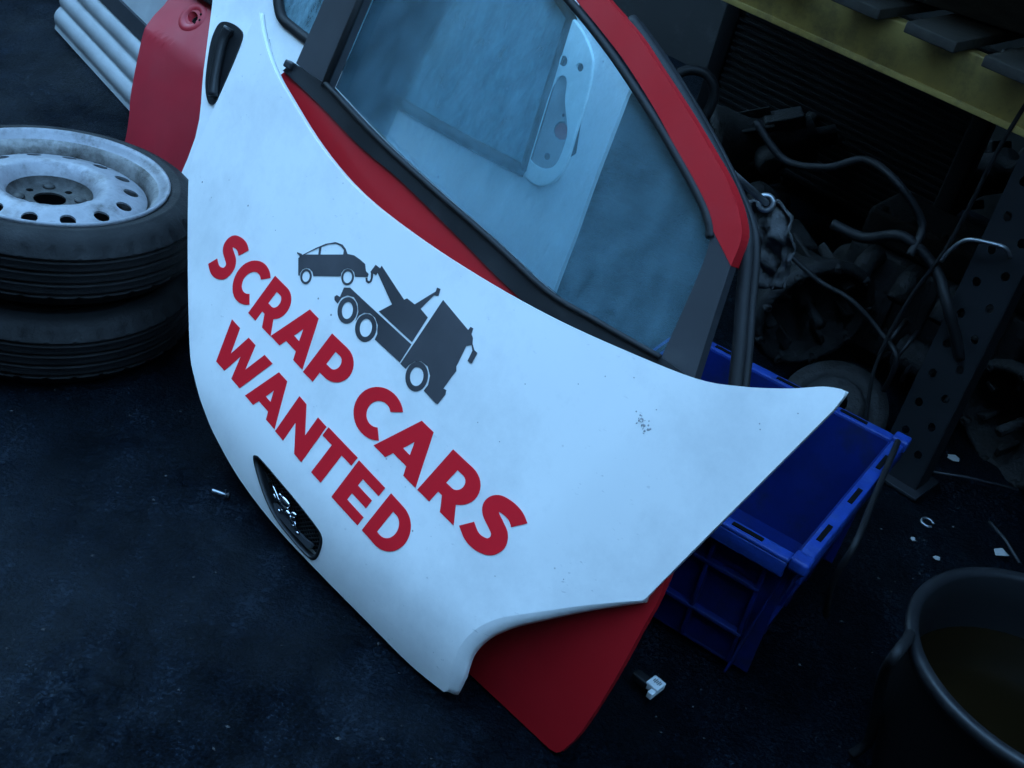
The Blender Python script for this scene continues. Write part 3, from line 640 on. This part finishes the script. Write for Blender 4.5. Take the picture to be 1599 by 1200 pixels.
# ------------------------------------------------------------------ wheels stacked on the left
WZ = 0.300
wc = gnd(78, 279, WZ); RIM, TYR, TW = 0.222, 0.297, 0.149
def wheel(c, label, ax, full):
    """c: centre of the wheel's lower face, ax: its axis"""
    t = thing('car_wheel', label, 'wheel', c, 'wheels stacked on the yard')
    ax = Vector(ax).normalized(); W = TW
    T_ = TYR
    prof = [(RIM - 0.006, 0.012), (RIM + 0.004, 0.004), (RIM + 0.020, 0.0), (T_ - 0.040, 0.003), (T_ - 0.020, 0.012), (T_ - 0.007, 0.028)]
    for k in range(4):
        z = 0.028 + (W - 0.056) * (k + 0.5) / 4
        prof += [(T_ - 0.0015, z - 0.006), (T_ - 0.0005, z - 0.0035), (T_ - 0.0085, z - 0.003), (T_ - 0.0085, z + 0.003), (T_ - 0.0005, z + 0.0035), (T_ - 0.0015, z + 0.006)]
    prof += [(T_ - 0.007, W - 0.028), (T_ - 0.013, W - 0.020), (T_ - 0.020, W - 0.013), (T_ - 0.030, W - 0.006), (T_ - 0.040, W - 0.002), (T_ - 0.046, W + 0.0005), (T_ - 0.049, W + 0.002), (T_ - 0.052, W + 0.0005), (RIM + 0.014, W), (RIM + 0.008, W - 0.002), (RIM + 0.002, W - 0.004), (RIM - 0.006, W - 0.012)]
    NS = 216
    def fn(i, j, r, z):
        if (abs(z - 0.028) < 0.010 or abs(z - (W - 0.026)) < 0.010) and r > T_ - 0.018: return r - (0.006 if j % 6 < 1 else 0)
        return r
    MB().lathe(prof, c, ax, NS, fn).build('tyre', M['tyre'], t)
    lip = [(RIM - 0.030, W - 0.045), (RIM - 0.028, W - 0.028), (RIM - 0.022, W - 0.017), (RIM - 0.016, W - 0.011), (RIM - 0.010, W - 0.007), (RIM - 0.005, W - 0.001), (RIM + 0.001, W + 0.004), (RIM + 0.005, W + 0.005), (RIM + 0.007, W + 0.001), (RIM + 0.004, W - 0.006)]
    MB().lathe([(RIM - 0.046, 0.03), (RIM - 0.045, W - 0.085), (RIM - 0.034, W - 0.070)] + lip[:4], c, ax, 96).build('rim_barrel', M['rim_rust'], t)
    if full:
        MB().lathe(lip[3:], c, ax, 96).build('rim_lip', M['rim'], t)
        x = ax.orthogonal().normalized(); y = ax.cross(x)
        x = (AX - ax * AX.dot(ax)).normalized(); y = ax.cross(x)
        RO = RIM - 0.036
        def zr(r):
            k = [(0, -0.052), (0.066, -0.052), (0.074, -0.049), (0.088, -0.030), (0.098, -0.018), (0.110, -0.014), (0.125, -0.016), (0.160, -0.026), (0.176, -0.031), (0.190, -0.042)]
            for (r1, z1_), (r2_, z2_) in zip(k, k[1:]):
                if r <= r2_: return z1_ + (z2_ - z1_) * (r - r1) / (r2_ - r1)
            return k[-1][1]
        class Dsc:
            n = ax
            def P(s, u, v, off=0): return Vector(c) + x * u + y * v + ax * (W + zr(math.hypot(u, v)) + off)
        D = Dsc()
        vent = [circle(0.153 * math.cos(t_), 0.153 * math.sin(t_), 0.0150, 0.0150, 16) for t_ in (2 * math.pi * (k + 0.35) / 14 for k in range(14))]
        sheet('rim_disc', [circle(0, 0, RO, RO, 72), circle(0, 0, 0.082, 0.082, 48)] + vent, D, M['rim'], t, 0, 0.004, 0.012)
        bolts = [circle(0.052 * math.cos(t_), 0.052 * math.sin(t_), 0.0075, 0.0075, 12) for t_ in (2 * math.pi * (k + 0.2) / 4 for k in range(4))]
        sheet('hub_face', [circle(0, 0, 0.0815, 0.0815, 48), circle(0, 0, 0.031, 0.031, 28)] + bolts, D, M['rim_dark'], t, 0, 0.004, 0.012)
        mb = MB()
        for k in range(4):
            t_ = 2 * math.pi * (k + 0.7) / 4; MB().ellipsoid(D.P(0.058 * math.cos(t_), 0.058 * math.sin(t_), 0.001), (x, y, ax), (0.013, 0.013, 0.005), 10).build('bolt_boss', M['rim_dark'], t)
        
        MB().lathe([(0.0005, 0.04), (RIM - 0.05, 0.04)], c, ax, 40).build('brake_side', M['dark'], t)
    return t
b0 = Vector((wc.x + 0.004, wc.y - 0.012, 0.0))
wheel(b0, 'lower steel wheel and tyre, underneath the rusty silver one', (0, 0, 1), False)
wheel(Vector((wc.x, wc.y, TW + 0.007)), 'rusty silver steel wheel with tyre lying on top of the stack', (-0.01, 0.045, 1), True)

# ------------------------------------------------------------------ blue crate
cz = 0.30
c_br, c_fr = gnd(1418, 690, cz), gnd(1257, 890, cz)
ey = (c_br - c_fr); LY = ey.length; ey.normalize(); ex = Vector((ey.y, -ey.x, 0)); LX = 0.49
corner = c_fr - ex * LX
bc = thing('plastic_crate', 'blue plastic crate without lid standing behind the bonnet', 'crate', Vector((corner.x, corner.y, 0)) + ex * LX / 2 + ey * LY / 2)
cc = Vector((corner.x, corner.y, 0)) + ex * LX / 2 + ey * LY / 2
def wall_piece(name, p, q, inset, z0, z1, th, mt, taper=0.03):
    """upright wall between two rim corners, leaning in towards its foot"""
    d = (q - p).normalized(); o = Vector((d.y, -d.x, 0))
    if o.dot((p + q) / 2 - cc) < 0: o = -o
    def pt(s, z, off): return Vector((p.x, p.y, 0)) + d * s + o * (off - taper * (1 - z / cz)) + UP * z
    L = (q - p).length; V = []
    for off in (-inset, -inset - th):
        for s, z in ((inset + 0.0, z0), (L - inset, z0), (L - inset, z1), (inset, z1)): V.append(pt(s, z, off))
    return build(name, V, [[0, 1, 2, 3], [7, 6, 5, 4], [0, 4, 5, 1], [1, 5, 6, 2], [2, 6, 7, 3], [3, 7, 4, 0]], mt, bc, flat=lambda i: True), pt, L, d, o
cn = [corner, corner + ex * LX, corner + ex * LX + ey * LY, corner + ey * LY]
for i in range(4):
    o_, pt, L, d, o = wall_piece('crate_wall', cn[i], cn[(i + 1) % 4], 0.024, 0.012, cz - 0.004, 0.004, M['blue'])
    mb = MB()
    mid = (cn[i] + cn[(i + 1) % 4]) / 2
    mb.box(mid - o * 0.012 + UP * (-0.004), (d, o, UP), (L / 2 + 0.0 - (0.004 if i % 2 else 0.0275), 0.0125, 0.0045), 0.003)
    mb.box(mid - o * 0.003 - UP * 0.022, (d, o, UP), (L / 2 - (0.006 if i % 2 else 0.029), 0.004, 0.015), 0.002)
    mb.build('rim', M['blue_worn'], bc)
    mb = MB()
    for k in range(5):                                    # ribs and ledge on the outside of the wall
        s = 0.06 + (L - 0.12) * k / 4
        a, b = pt(s, 0.02, -0.018), pt(s, cz - 0.045, -0.018); mb.box((a + b) / 2, (d, o, (b - a).normalized()), (0.004, 0.007, (b - a).length / 2), 0.0015)
    for z in (0.09, 0.20):
        a, b = pt(0.05, z, -0.018), pt(L - 0.05, z, -0.018); mb.box((a + b) / 2, (d, o, UP), (L / 2 - 0.055, 0.008, 0.004), 0.0015)
    mb.build('rib', M['blue'], bc)
    for k in range(3):
        s = L * (0.22 + 0.28 * k); MB().box(cn[i] + d * s - o * 0.012 + UP * 0.0012, (d, o, UP), (0.028, 0.0045, 0.0012), 0.0006).build('hinge_slot', M['dark'], bc)
for p in cn:
    q = (p - Vector((cc.x, cc.y, p.z))).normalized()
    MB().box(p - q * 0.016 - UP * 0.002, (ex, ey, UP), (0.016, 0.016, 0.012), 0.005).build('corner_block', M['blue_worn'], bc)
MB().box(cc + UP * 0.012, (ex, ey, UP), (LX / 2 - 0.052, LY / 2 - 0.052, 0.004), 0.002).build('crate_floor', M['blue'], bc)
# strap lying over the crate's end
sp = [gnd(1402, 690, cz + 0.012), gnd(1385, 730, cz + 0.012), gnd(1360, 790, cz + 0.012), gnd(1335, 850, cz + 0.008), gnd(1300, 910, 0.22), gnd(1290, 960, 0.12)]
props(MB().tube([Vector(q) for q in smooth([tuple(p) for p in sp], 5)], 0.006, 8).build('rubber_strap', M['rubber'], None, sp[-1]), 'black rubber strap draped over the end rim of the blue crate', 'strap')

# ------------------------------------------------------------------ racking on the right
ZB = 0.80
pA, pB = gnd(1599, 215, ZB), gnd(1125, 0, ZB)
rx = (pA - pB).normalized(); rb = Vector((-rx.y, rx.x, 0))
if rb.y < 0: rb = -rb
rk = thing('pallet_rack', 'dark steel pallet rack with grimy yellow beam on the right', 'rack', Vector((pA.x, pA.y, 0)))
def on_rack(x, y, back=0.0):
    d = ray(x, y); o = pA + rb * back; t = (o - CAM).dot(rb) / d.dot(rb); return CAM + d * t
mb = MB(); bl = 3.2; cen = pA - rx * (bl / 2 - 0.6)
mb.box(cen + UP * 0.058 + rb * 0.022, (rx, rb, UP), (bl / 2, 0.020, 0.048), 0.004); mb.box(cen + UP * 0.007 + rb * 0.018, (rx, rb, UP), (bl / 2, 0.022, 0.0065), 0.002)
mb.build('beam', M['yellow'], rk)
mb = MB(); mb.box(cen + UP * 0.055 + rb * 0.95, (rx, rb, UP), (bl / 2, 0.022, 0.055), 0.004); mb.build('beam', M['yellow'], rk)
u1 = on_rack(1585, 350); u2 = on_rack(1430, 690)
ub = (u1 + u2) / 2
def upright(c, front=True):
    """perforated channel: web with real holes, two flanges"""
    W_, Hh = 0.052, 1.6
    class Fr:
        n = -rb
        def P(s, u, v, off=0): return Vector((c.x, c.y, 0)) + rx * u + UP * v - rb * off
    holes = []
    for k in range(int(Hh / 0.075)):
        z = 0.05 + k * 0.075
        for sgn in (-1, 1):
            zz = z + (0.0375 if sgn > 0 else 0); holes.append(circle(sgn * 0.024, zz, 0.009, 0.011, 8))
    sheet('upright', [[(-W_, 0), (W_, 0), (W_, Hh), (-W_, Hh)]] + holes, Fr(), M['rack'], rk, 0, 0.003, 0)
    for s in (-1, 1):
        MB().box(Vector((c.x, c.y, Hh / 2)) + rx * (W_ * s) + rb * 0.034, (rx, rb, UP), (0.0015, 0.03, Hh / 2)).build('upright_flange', M['rack'], rk)
    MB().box(Vector((c.x, c.y, 0.004)) + rb * 0.03, (rx, rb, UP), (0.07, 0.06, 0.004), 0.001).build('foot_plate', M['rack'], rk)
upright(ub - rb * 0.005); upright(ub + rb * 0.92); upright(ub - rx * 2.5 - rb * 0.005)
# timber slats lying across the beams
for k in range(11):
    c = pA - rx * (0.05 + 0.17 * k) + rb * (0.47 + random.uniform(-0.02, 0.02)) + UP * 0.122
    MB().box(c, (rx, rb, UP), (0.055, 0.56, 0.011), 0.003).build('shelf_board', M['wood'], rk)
# pallet-like timbers on the shelf
for i, (x, y, dx) in enumerate(((1400, 35, 0.0), (1530, 50, 0.0), (1470, 5, 0.03))):
    p = on_rack(x, y, 0.10 + 0.1 * i); c = Vector((p.x, p.y, ZB + 0.185 + 0.09 * (i == 2)))
    d2 = (rx * math.cos(R(22 + 9 * i)) + rb * math.sin(R(22 + 9 * i))).normalized(); e2 = Vector((-d2.y, d2.x, 0))
    props(MB().box(c, (d2, e2, UP), (0.34, 0.05, 0.045), 0.006).build('timber_block', M['wood'], None, c),
          ['dark timber lying on the yellow beam, left of the two front ones', 'dark timber lying on the yellow beam, nearest the right edge', 'dark timber lying on top of the other two timbers'][i], 'timber', 'timbers on the rack')

# ------------------------------------------------------------------ engines and scrap under the rack
def at_ground(x, y, z=0.0): return gnd(x, y, z)
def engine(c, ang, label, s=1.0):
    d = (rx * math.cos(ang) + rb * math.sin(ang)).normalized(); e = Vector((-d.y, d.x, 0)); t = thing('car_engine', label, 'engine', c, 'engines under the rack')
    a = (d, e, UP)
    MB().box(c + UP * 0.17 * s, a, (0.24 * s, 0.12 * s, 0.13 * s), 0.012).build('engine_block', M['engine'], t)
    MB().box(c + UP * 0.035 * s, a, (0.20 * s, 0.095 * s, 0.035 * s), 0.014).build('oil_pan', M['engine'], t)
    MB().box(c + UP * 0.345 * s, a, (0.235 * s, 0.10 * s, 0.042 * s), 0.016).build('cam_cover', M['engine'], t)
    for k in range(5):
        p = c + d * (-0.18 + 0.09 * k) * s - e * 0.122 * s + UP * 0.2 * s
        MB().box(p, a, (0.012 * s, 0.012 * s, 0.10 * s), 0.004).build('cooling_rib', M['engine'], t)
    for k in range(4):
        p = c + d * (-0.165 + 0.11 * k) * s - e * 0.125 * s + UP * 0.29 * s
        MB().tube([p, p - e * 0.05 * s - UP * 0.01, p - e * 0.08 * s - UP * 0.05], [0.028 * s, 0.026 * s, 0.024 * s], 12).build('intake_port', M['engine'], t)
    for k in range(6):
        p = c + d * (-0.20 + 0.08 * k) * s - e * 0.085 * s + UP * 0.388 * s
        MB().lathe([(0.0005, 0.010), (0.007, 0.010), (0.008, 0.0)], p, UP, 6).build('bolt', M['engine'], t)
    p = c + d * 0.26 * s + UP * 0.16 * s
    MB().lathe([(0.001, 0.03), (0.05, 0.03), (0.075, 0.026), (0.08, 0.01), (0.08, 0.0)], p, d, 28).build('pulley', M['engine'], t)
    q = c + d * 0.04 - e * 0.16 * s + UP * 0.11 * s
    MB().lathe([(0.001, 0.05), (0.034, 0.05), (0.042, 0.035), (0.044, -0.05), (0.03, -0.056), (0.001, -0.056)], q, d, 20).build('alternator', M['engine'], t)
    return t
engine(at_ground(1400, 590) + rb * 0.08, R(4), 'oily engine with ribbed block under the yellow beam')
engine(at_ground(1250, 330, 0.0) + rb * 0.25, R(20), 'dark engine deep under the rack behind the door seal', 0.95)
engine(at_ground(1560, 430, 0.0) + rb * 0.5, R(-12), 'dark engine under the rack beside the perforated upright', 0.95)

# gearboxes, discs, springs, radiator heaped between and behind the engines
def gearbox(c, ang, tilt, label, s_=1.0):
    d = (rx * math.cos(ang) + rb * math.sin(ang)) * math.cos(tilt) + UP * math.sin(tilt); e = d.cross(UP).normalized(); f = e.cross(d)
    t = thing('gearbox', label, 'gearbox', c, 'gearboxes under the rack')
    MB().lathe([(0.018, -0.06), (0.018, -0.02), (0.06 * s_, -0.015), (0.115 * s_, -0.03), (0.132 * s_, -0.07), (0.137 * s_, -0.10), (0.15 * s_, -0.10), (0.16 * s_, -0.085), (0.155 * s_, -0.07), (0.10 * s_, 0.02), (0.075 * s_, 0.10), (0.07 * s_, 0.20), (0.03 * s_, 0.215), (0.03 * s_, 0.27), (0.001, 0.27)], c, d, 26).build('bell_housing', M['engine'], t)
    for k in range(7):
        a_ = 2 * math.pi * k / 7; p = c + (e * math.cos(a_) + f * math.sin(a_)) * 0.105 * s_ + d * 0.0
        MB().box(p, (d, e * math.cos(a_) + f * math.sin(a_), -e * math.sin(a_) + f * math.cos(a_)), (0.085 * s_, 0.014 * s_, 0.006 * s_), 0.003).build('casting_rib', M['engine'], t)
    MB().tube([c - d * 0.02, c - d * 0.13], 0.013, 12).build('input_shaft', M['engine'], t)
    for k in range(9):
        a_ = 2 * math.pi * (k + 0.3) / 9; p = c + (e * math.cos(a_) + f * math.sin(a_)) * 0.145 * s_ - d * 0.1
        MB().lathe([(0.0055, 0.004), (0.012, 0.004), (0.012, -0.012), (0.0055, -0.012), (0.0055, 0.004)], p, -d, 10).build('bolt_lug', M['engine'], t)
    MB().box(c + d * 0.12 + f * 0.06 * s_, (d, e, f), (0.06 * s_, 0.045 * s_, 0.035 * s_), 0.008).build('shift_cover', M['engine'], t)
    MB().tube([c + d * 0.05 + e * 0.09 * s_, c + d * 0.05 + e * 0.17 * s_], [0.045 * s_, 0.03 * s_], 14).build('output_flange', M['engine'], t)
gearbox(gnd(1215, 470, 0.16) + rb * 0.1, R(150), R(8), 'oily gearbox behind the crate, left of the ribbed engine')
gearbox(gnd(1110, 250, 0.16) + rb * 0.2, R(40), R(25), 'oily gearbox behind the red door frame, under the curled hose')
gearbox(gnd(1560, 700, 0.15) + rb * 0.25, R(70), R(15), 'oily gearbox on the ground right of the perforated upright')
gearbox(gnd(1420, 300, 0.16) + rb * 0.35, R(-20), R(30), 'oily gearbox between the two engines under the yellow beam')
def brake_disc(c, ax_, label):
    t = thing('brake_disc', label, 'brake disc', c, 'brake discs under the rack'); ax_ = Vector(ax_).normalized()
    MB().lathe([(0.075, -0.01), (0.125, -0.01), (0.125, 0.01), (0.075, 0.01), (0.075, -0.01)], c, ax_, 40).build('friction_ring', M['engine'], t)
    MB().lathe([(0.032, 0.04), (0.06, 0.04), (0.07, 0.035), (0.075, 0.0)], c, ax_, 32).build('disc_hat', M['engine'], t)
brake_disc(gnd(1300, 640, 0.05), (-0.3, -0.5, 0.8), 'brake disc tilted against the heap behind the blue crate')
brake_disc(gnd(1330, 250, 0.12), (-0.2, -0.8, 0.5), 'brake disc standing in the dark under the yellow beam')
def coil(c, ax_, label):
    ax_ = Vector(ax_).normalized(); x = ax_.orthogonal().normalized(); y = ax_.cross(x)
    props(MB().tube([c + (x * math.cos(t) + y * math.sin(t)) * 0.055 + ax_ * (t * 0.0062) for t in (k * math.pi / 9 for k in range(100))], 0.0065, 8).build('coil_spring', M['rack'], None, c), label, 'spring')
coil(gnd(1490, 620, 0.06), (-0.7, 0.4, 0.25), 'coil spring lying left of the perforated upright')
coil(gnd(1240, 230, 0.10), (0.6, 0.3, 0.6), 'coil spring propped deep under the rack')
rc = Vector((cen.x, cen.y, 0)) + rb * 1.15 + rx * 0.1
rad = thing('radiator', 'dark finned radiator standing at the back under the rack', 'radiator', rc)
MB().box(rc + UP * 0.36, (rx, rb, UP), (0.42, 0.02, 0.30), 0.004).build('core', M['engine'], rad)
for k in range(24): MB().box(rc + UP * (0.08 + 0.0235 * k) - rb * 0.022, (rx, rb, UP), (0.41, 0.004, 0.004)).build('fin', M['rack'], rad)
for sg in (-1, 1): MB().box(rc + rx * 0.44 * sg + UP * 0.36, (rx, rb, UP), (0.03, 0.03, 0.32), 0.008).build('end_tank', M['black_plastic'], rad)
for i_, (x_, y_, dz) in enumerate(((1180, 330, 0.07), (1330, 420, 0.07), (1500, 450, 0.07))):
    c_ = gnd(x_, y_, dz) + rb * 0.05; d_ = (rx * math.cos(R(30 + 50 * i_)) + rb * math.sin(R(30 + 50 * i_)) + UP * 0.2 * (i_ - 1)).normalized()
    t = thing('alternator', ['alternator on the ground behind the door seal', 'alternator on the ground behind the ribbed engine', 'alternator on the ground beside the perforated upright'][i_], 'alternator', c_, 'alternators on the heap')
    MB().lathe([(0.001, -0.07), (0.05, -0.07), (0.066, -0.05), (0.068, 0.04), (0.05, 0.06), (0.02, 0.064), (0.001, 0.064)], c_, d_, 22).build('casing', M['engine'], t)
    MB().lathe([(0.001, 0.09), (0.02, 0.09), (0.034, 0.088), (0.028, 0.078), (0.034, 0.068), (0.02, 0.066)], c_, d_, 20).build('pulley', M['engine'], t)

def curve_thing(name, label, cat, pts, r, mt, n=10):
    pts = [Vector(q) for q in smooth([tuple(p) for p in pts], 6)]
    return props(MB().tube(pts, r, n).build(name, mt, None, pts[-1]), label, cat)
def onp(x, y, back): return on_rack(x, y, back)
curve_thing('hose', 'thick black hose curled under the rack beside the red door frame', 'hose', [onp(1062, 205, 0.0), onp(1095, 190, 0.02), onp(1115, 150, 0.03), onp(1105, 118, 0.02), onp(1075, 110, 0.0), onp(1050, 125, -0.03), onp(1040, 160, -0.06)], 0.012, M['rubber'])
curve_thing('cable', 'thin black cable hanging from the yellow beam past the engine', 'cable', [onp(1610, 150, -0.03), onp(1560, 232, -0.03), onp(1510, 330, -0.02), onp(1470, 400, -0.02), onp(1425, 460, -0.02), onp(1385, 530, -0.03), onp(1362, 590, -0.04), onp(1352, 660, -0.05)], 0.0045, M['rubber'])
curve_thing('bent_pipe', 'bent bare metal pipe in front of the perforated upright', 'pipe', [onp(1470, 408, -0.02), onp(1485, 390, -0.03), onp(1510, 375, -0.04), onp(1545, 380, -0.04), onp(1570, 388, -0.03), onp(1577, 402, -0.01)], 0.0045, M['steel'])
for i_, (lab, pp) in enumerate((('black wiring loom sagging in front of the ribbed engine', [(1235, 400), (1280, 440), (1330, 470), (1375, 520), (1400, 560), (1380, 610)]),
                             ('black wiring loom looped deep under the yellow beam', [(1180, 190), (1225, 250), (1290, 262), (1350, 250), (1400, 285), (1440, 350), (1420, 400)]),
                             ('ribbed black hose trailing from the engine to the upright', [(1300, 350), (1350, 372), (1410, 370), (1460, 420), (1480, 480), (1500, 560)]))):
    curve_thing('wiring_loom', lab, 'cable', [onp(x_, y_, -0.02 + 0.03 * math.sin(3 * j_)) for j_, (x_, y_) in enumerate(pp)], 0.006 + 0.003 * i_, M['rubber'], 8)
# steel rod with an eye
p1, p2 = RF.P(*RF.px(1118, 250, -0.03), -0.03), onp(1196, 317, -0.35)
er = thing('eye_bolt', 'steel rod with a round eye beside the red door frame', 'bolt', p2)
MB().tube([p1, p2], 0.007, 10).build('rod', M['steel'], er)
ev = (CAM - p2).normalized(); e1 = ev.orthogonal().normalized(); e2 = ev.cross(e1)
MB().tube([p2 + (e1 * math.cos(t) + e2 * math.sin(t)) * 0.014 for t in (2 * math.pi * k / 20 for k in range(21))], 0.006, 8, False).build('eye', M['steel'], er)
# crumpled rag hanging beside the door seal
V, Fc = [], []
c0 = onp(1190, 312, -0.34); dn = onp(1200, 450, -0.30) - c0; sd_ = onp(1255, 340, -0.34) - onp(1170, 340, -0.34)
for j in range(25):
    for i in range(19):
        s, t = i / 18, j / 24; wv = 0.55 + 0.5 * math.sin(math.pi * min(1, t * 1.15)) + 0.12 * noise.noise((t * 4, 3, 1))
        p = c0 + dn * t + sd_ * ((s - 0.45) * wv); p += rb * (0.035 * noise.noise((s * 5, t * 4, 2)) + 0.02 * noise.noise((s * 12, t * 9, 4))); V.append(p)
for j in range(24):
    for i in range(18): k = j * 19 + i; Fc.append([k, k + 1, k + 20, k + 19])
rag = props(build('rag', V, Fc, M['cloth'], None, c0), 'crumpled dark grey rag bunched beside the black door seal', 'rag')
rag.modifiers.new('thick', 'SOLIDIFY').thickness = 0.003

# black tub bottom right with dirty oil
tz = 0.30; tc_ = gnd(1655, 1050, tz); TR = 0.225
tb = thing('round_tub', 'round black tub of dirty oil at the bottom right', 'tub', Vector((tc_.x, tc_.y, 0)))
tp = Vector((tc_.x, tc_.y, 0))
MB().lathe([(TR - 0.055, 0.0), (TR - 0.045, 0.003), (TR - 0.018, 0.12), (TR - 0.016, 0.128), (TR - 0.011, 0.132), (TR - 0.004, tz - 0.03), (TR + 0.004, tz - 0.024)], tp, UP, 72).build('tub_wall', M['rubber'], tb)
MB().lathe([(TR - 0.006, tz - 0.03), (TR + 0.007, tz - 0.025), (TR + 0.012, tz - 0.010), (TR + 0.010, tz - 0.002), (TR + 0.003, tz), (TR - 0.005, tz - 0.001), (TR - 0.010, tz - 0.008), (TR - 0.013, tz - 0.05), (TR - 0.022, 0.16)], tp, UP, 72).build('tub_rim', M['black_plastic'], tb)
MB().lathe([(0.0005, 0.19), (TR - 0.019, 0.19)], tp, UP, 48).build('oil_surface', M['oil'], tb)
# hose dipping over the tub's rim
curve_thing('drain_hose', 'black hose hooked over the rim of the oil tub', 'hose', [gnd(1424, 985, tz - 0.04), gnd(1416, 1000, tz + 0.012), gnd(1395, 1028, tz + 0.01), gnd(1378, 1060, tz - 0.07), gnd(1368, 1110, 0.14), gnd(1356, 1158, 0.05), gnd(1330, 1178, 0.012)], 0.009, M['rubber'])

# white plug with a printed tag
pc = gnd(1020, 1075, 0.018)
pg = thing('plug_connector', 'small white plug with printed tag on the ground by the red door', 'connector', Vector((pc.x, pc.y, 0)))
d1 = (gnd(1036, 1060, 0.018) - gnd(1005, 1083, 0.018)).normalized(); d2 = Vector((-d1.y, d1.x, 0))
ax3 = (d1, d2, UP)
MB().box(pc + d1 * 0.004 + UP * 0.004, ax3, (0.013, 0.012, 0.007), 0.0015).build('plug_body', M['white_plastic'], pg)
MB().box(pc - d1 * 0.014 - d2 * 0.006, ax3, (0.006, 0.005, 0.006), 0.001).build('clip', M['white_plastic'], pg)
MB().box(pc + d2 * 0.024 + UP * 0.001, ax3, (0.010, 0.016, 0.007), 0.003).build('socket', M['black_plastic'], pg)
for k in range(5): MB().box(pc + d1 * (0.006) + d2 * (-0.007 + 0.0032 * k) + UP * 0.0113, ax3, (0.0055 if k % 2 else 0.0035, 0.0008, 0.0003)).build('print_mark', M['ink'], pg)

# small scraps
def shard(x, y, s, label, ang, z=0.004):
    c = gnd(x, y, z); V = []
    k = random.randint(4, 6)
    for up in (0.0, 0.0012):
        for i in range(k):
            t = ang + 2 * math.pi * i / k; r = s * (0.5 + 0.6 * random.random()); V.append(c + Vector((math.cos(t) * r, math.sin(t) * r * 0.5, up + 0.25 * s * math.sin(t))))
    Fc = [list(range(k))[::-1], [k + i for i in range(k)]] + [[i, (i + 1) % k, k + (i + 1) % k, k + i] for i in range(k)]
    return props(build('paper_scrap', V, Fc, M['paper'], None, c, flat=lambda i: True), label, 'scrap', 'scraps under the rack')
shard(1490, 716, 0.018, 'white torn scrap on the dark ground right of the crate corner', 0.4)
shard(1560, 862, 0.022, 'pale sliver of scrap lying above the oil tub', 1.2)
shard(1462, 872, 0.010, 'small pale scrap between the metal ring and the oil tub', 2.0)
shard(1425, 842, 0.008, 'tiny pale scrap nearest the crate, left of the metal ring', 0.9)
wp = gnd(1448, 816, 0.006)
props(MB().tube([wp + Vector((math.cos(t), math.sin(t), 0.1 * math.sin(t))) * 0.013 for t in (2 * math.pi * k / 20 * 0.85 for k in range(21))], 0.003, 8).build('metal_ring', M['steel'], None, wp), 'open bright metal ring on the ground between crate and tub', 'ring')
for (x1, y1, x2, y2, lab) in ((1424, 732, 1590, 765, 'thin grey rod lying from the crate corner to the right'), (1545, 815, 1592, 880, 'thin pale stick leaning by the oil tub')):
    a, b = gnd(x1, y1, 0.02), gnd(x2, y2, 0.02)
    props(MB().tube([a, (a + b) / 2 + Vector((0, 0, 0.006)), b], 0.0035, 8).build('thin_rod', M['trim'], None, a), lab, 'rod')
bp = gnd(343, 770, 0.007)
bt = thing('bolt', 'small dark bolt lying on the wet ground left of the badge', 'bolt', bp)
dv = (gnd(352, 772, 0.007) - gnd(334, 766, 0.007)).normalized()
MB().lathe([(0.0005, 0.016), (0.0035, 0.016), (0.0038, 0.0), (0.0038, -0.014)], bp, dv, 10).build('shank', M['steel'], bt)
MB().lathe([(0.0038, 0.0), (0.0068, 0.0), (0.0068, 0.005), (0.0005, 0.006)], bp + dv * 0.014, dv, 6).build('head', M['black_plastic'], bt)

# grit scattered over the yard
mb = MB()
for i in range(300):
    if i < 110: x, y = random.uniform(0, 700), random.uniform(600, 1200)
    else: x, y = random.uniform(980, 1560), random.uniform(760, 1200)
    p = gnd(x, y); p.z = gz(p.x, p.y); s = random.choice((0.0010, 0.0014, 0.0014, 0.002, 0.0028, 0.004)) * random.uniform(0.7, 1.2)
    t = random.uniform(0, 6.28); a = (Vector((math.cos(t), math.sin(t), 0)), Vector((-math.sin(t), math.cos(t), 0)), UP)
    V = [p + a[0] * s * random.uniform(0.6, 1.3) * q[0] + a[1] * s * random.uniform(0.5, 1) * q[1] + UP * s * q[2] for q in ((1, 0, 0.2), (0, 1, 0.25), (-1, 0, 0.2), (0, -1, 0.3), (0.1, 0.1, 0.8))]
    mb.add(V, [[0, 1, 4], [1, 2, 4], [2, 3, 4], [3, 0, 4]], True)
props(mb.build('grit', M['pebble']), 'loose grit scattered over the wet dark ground', 'grit', kind='stuff')
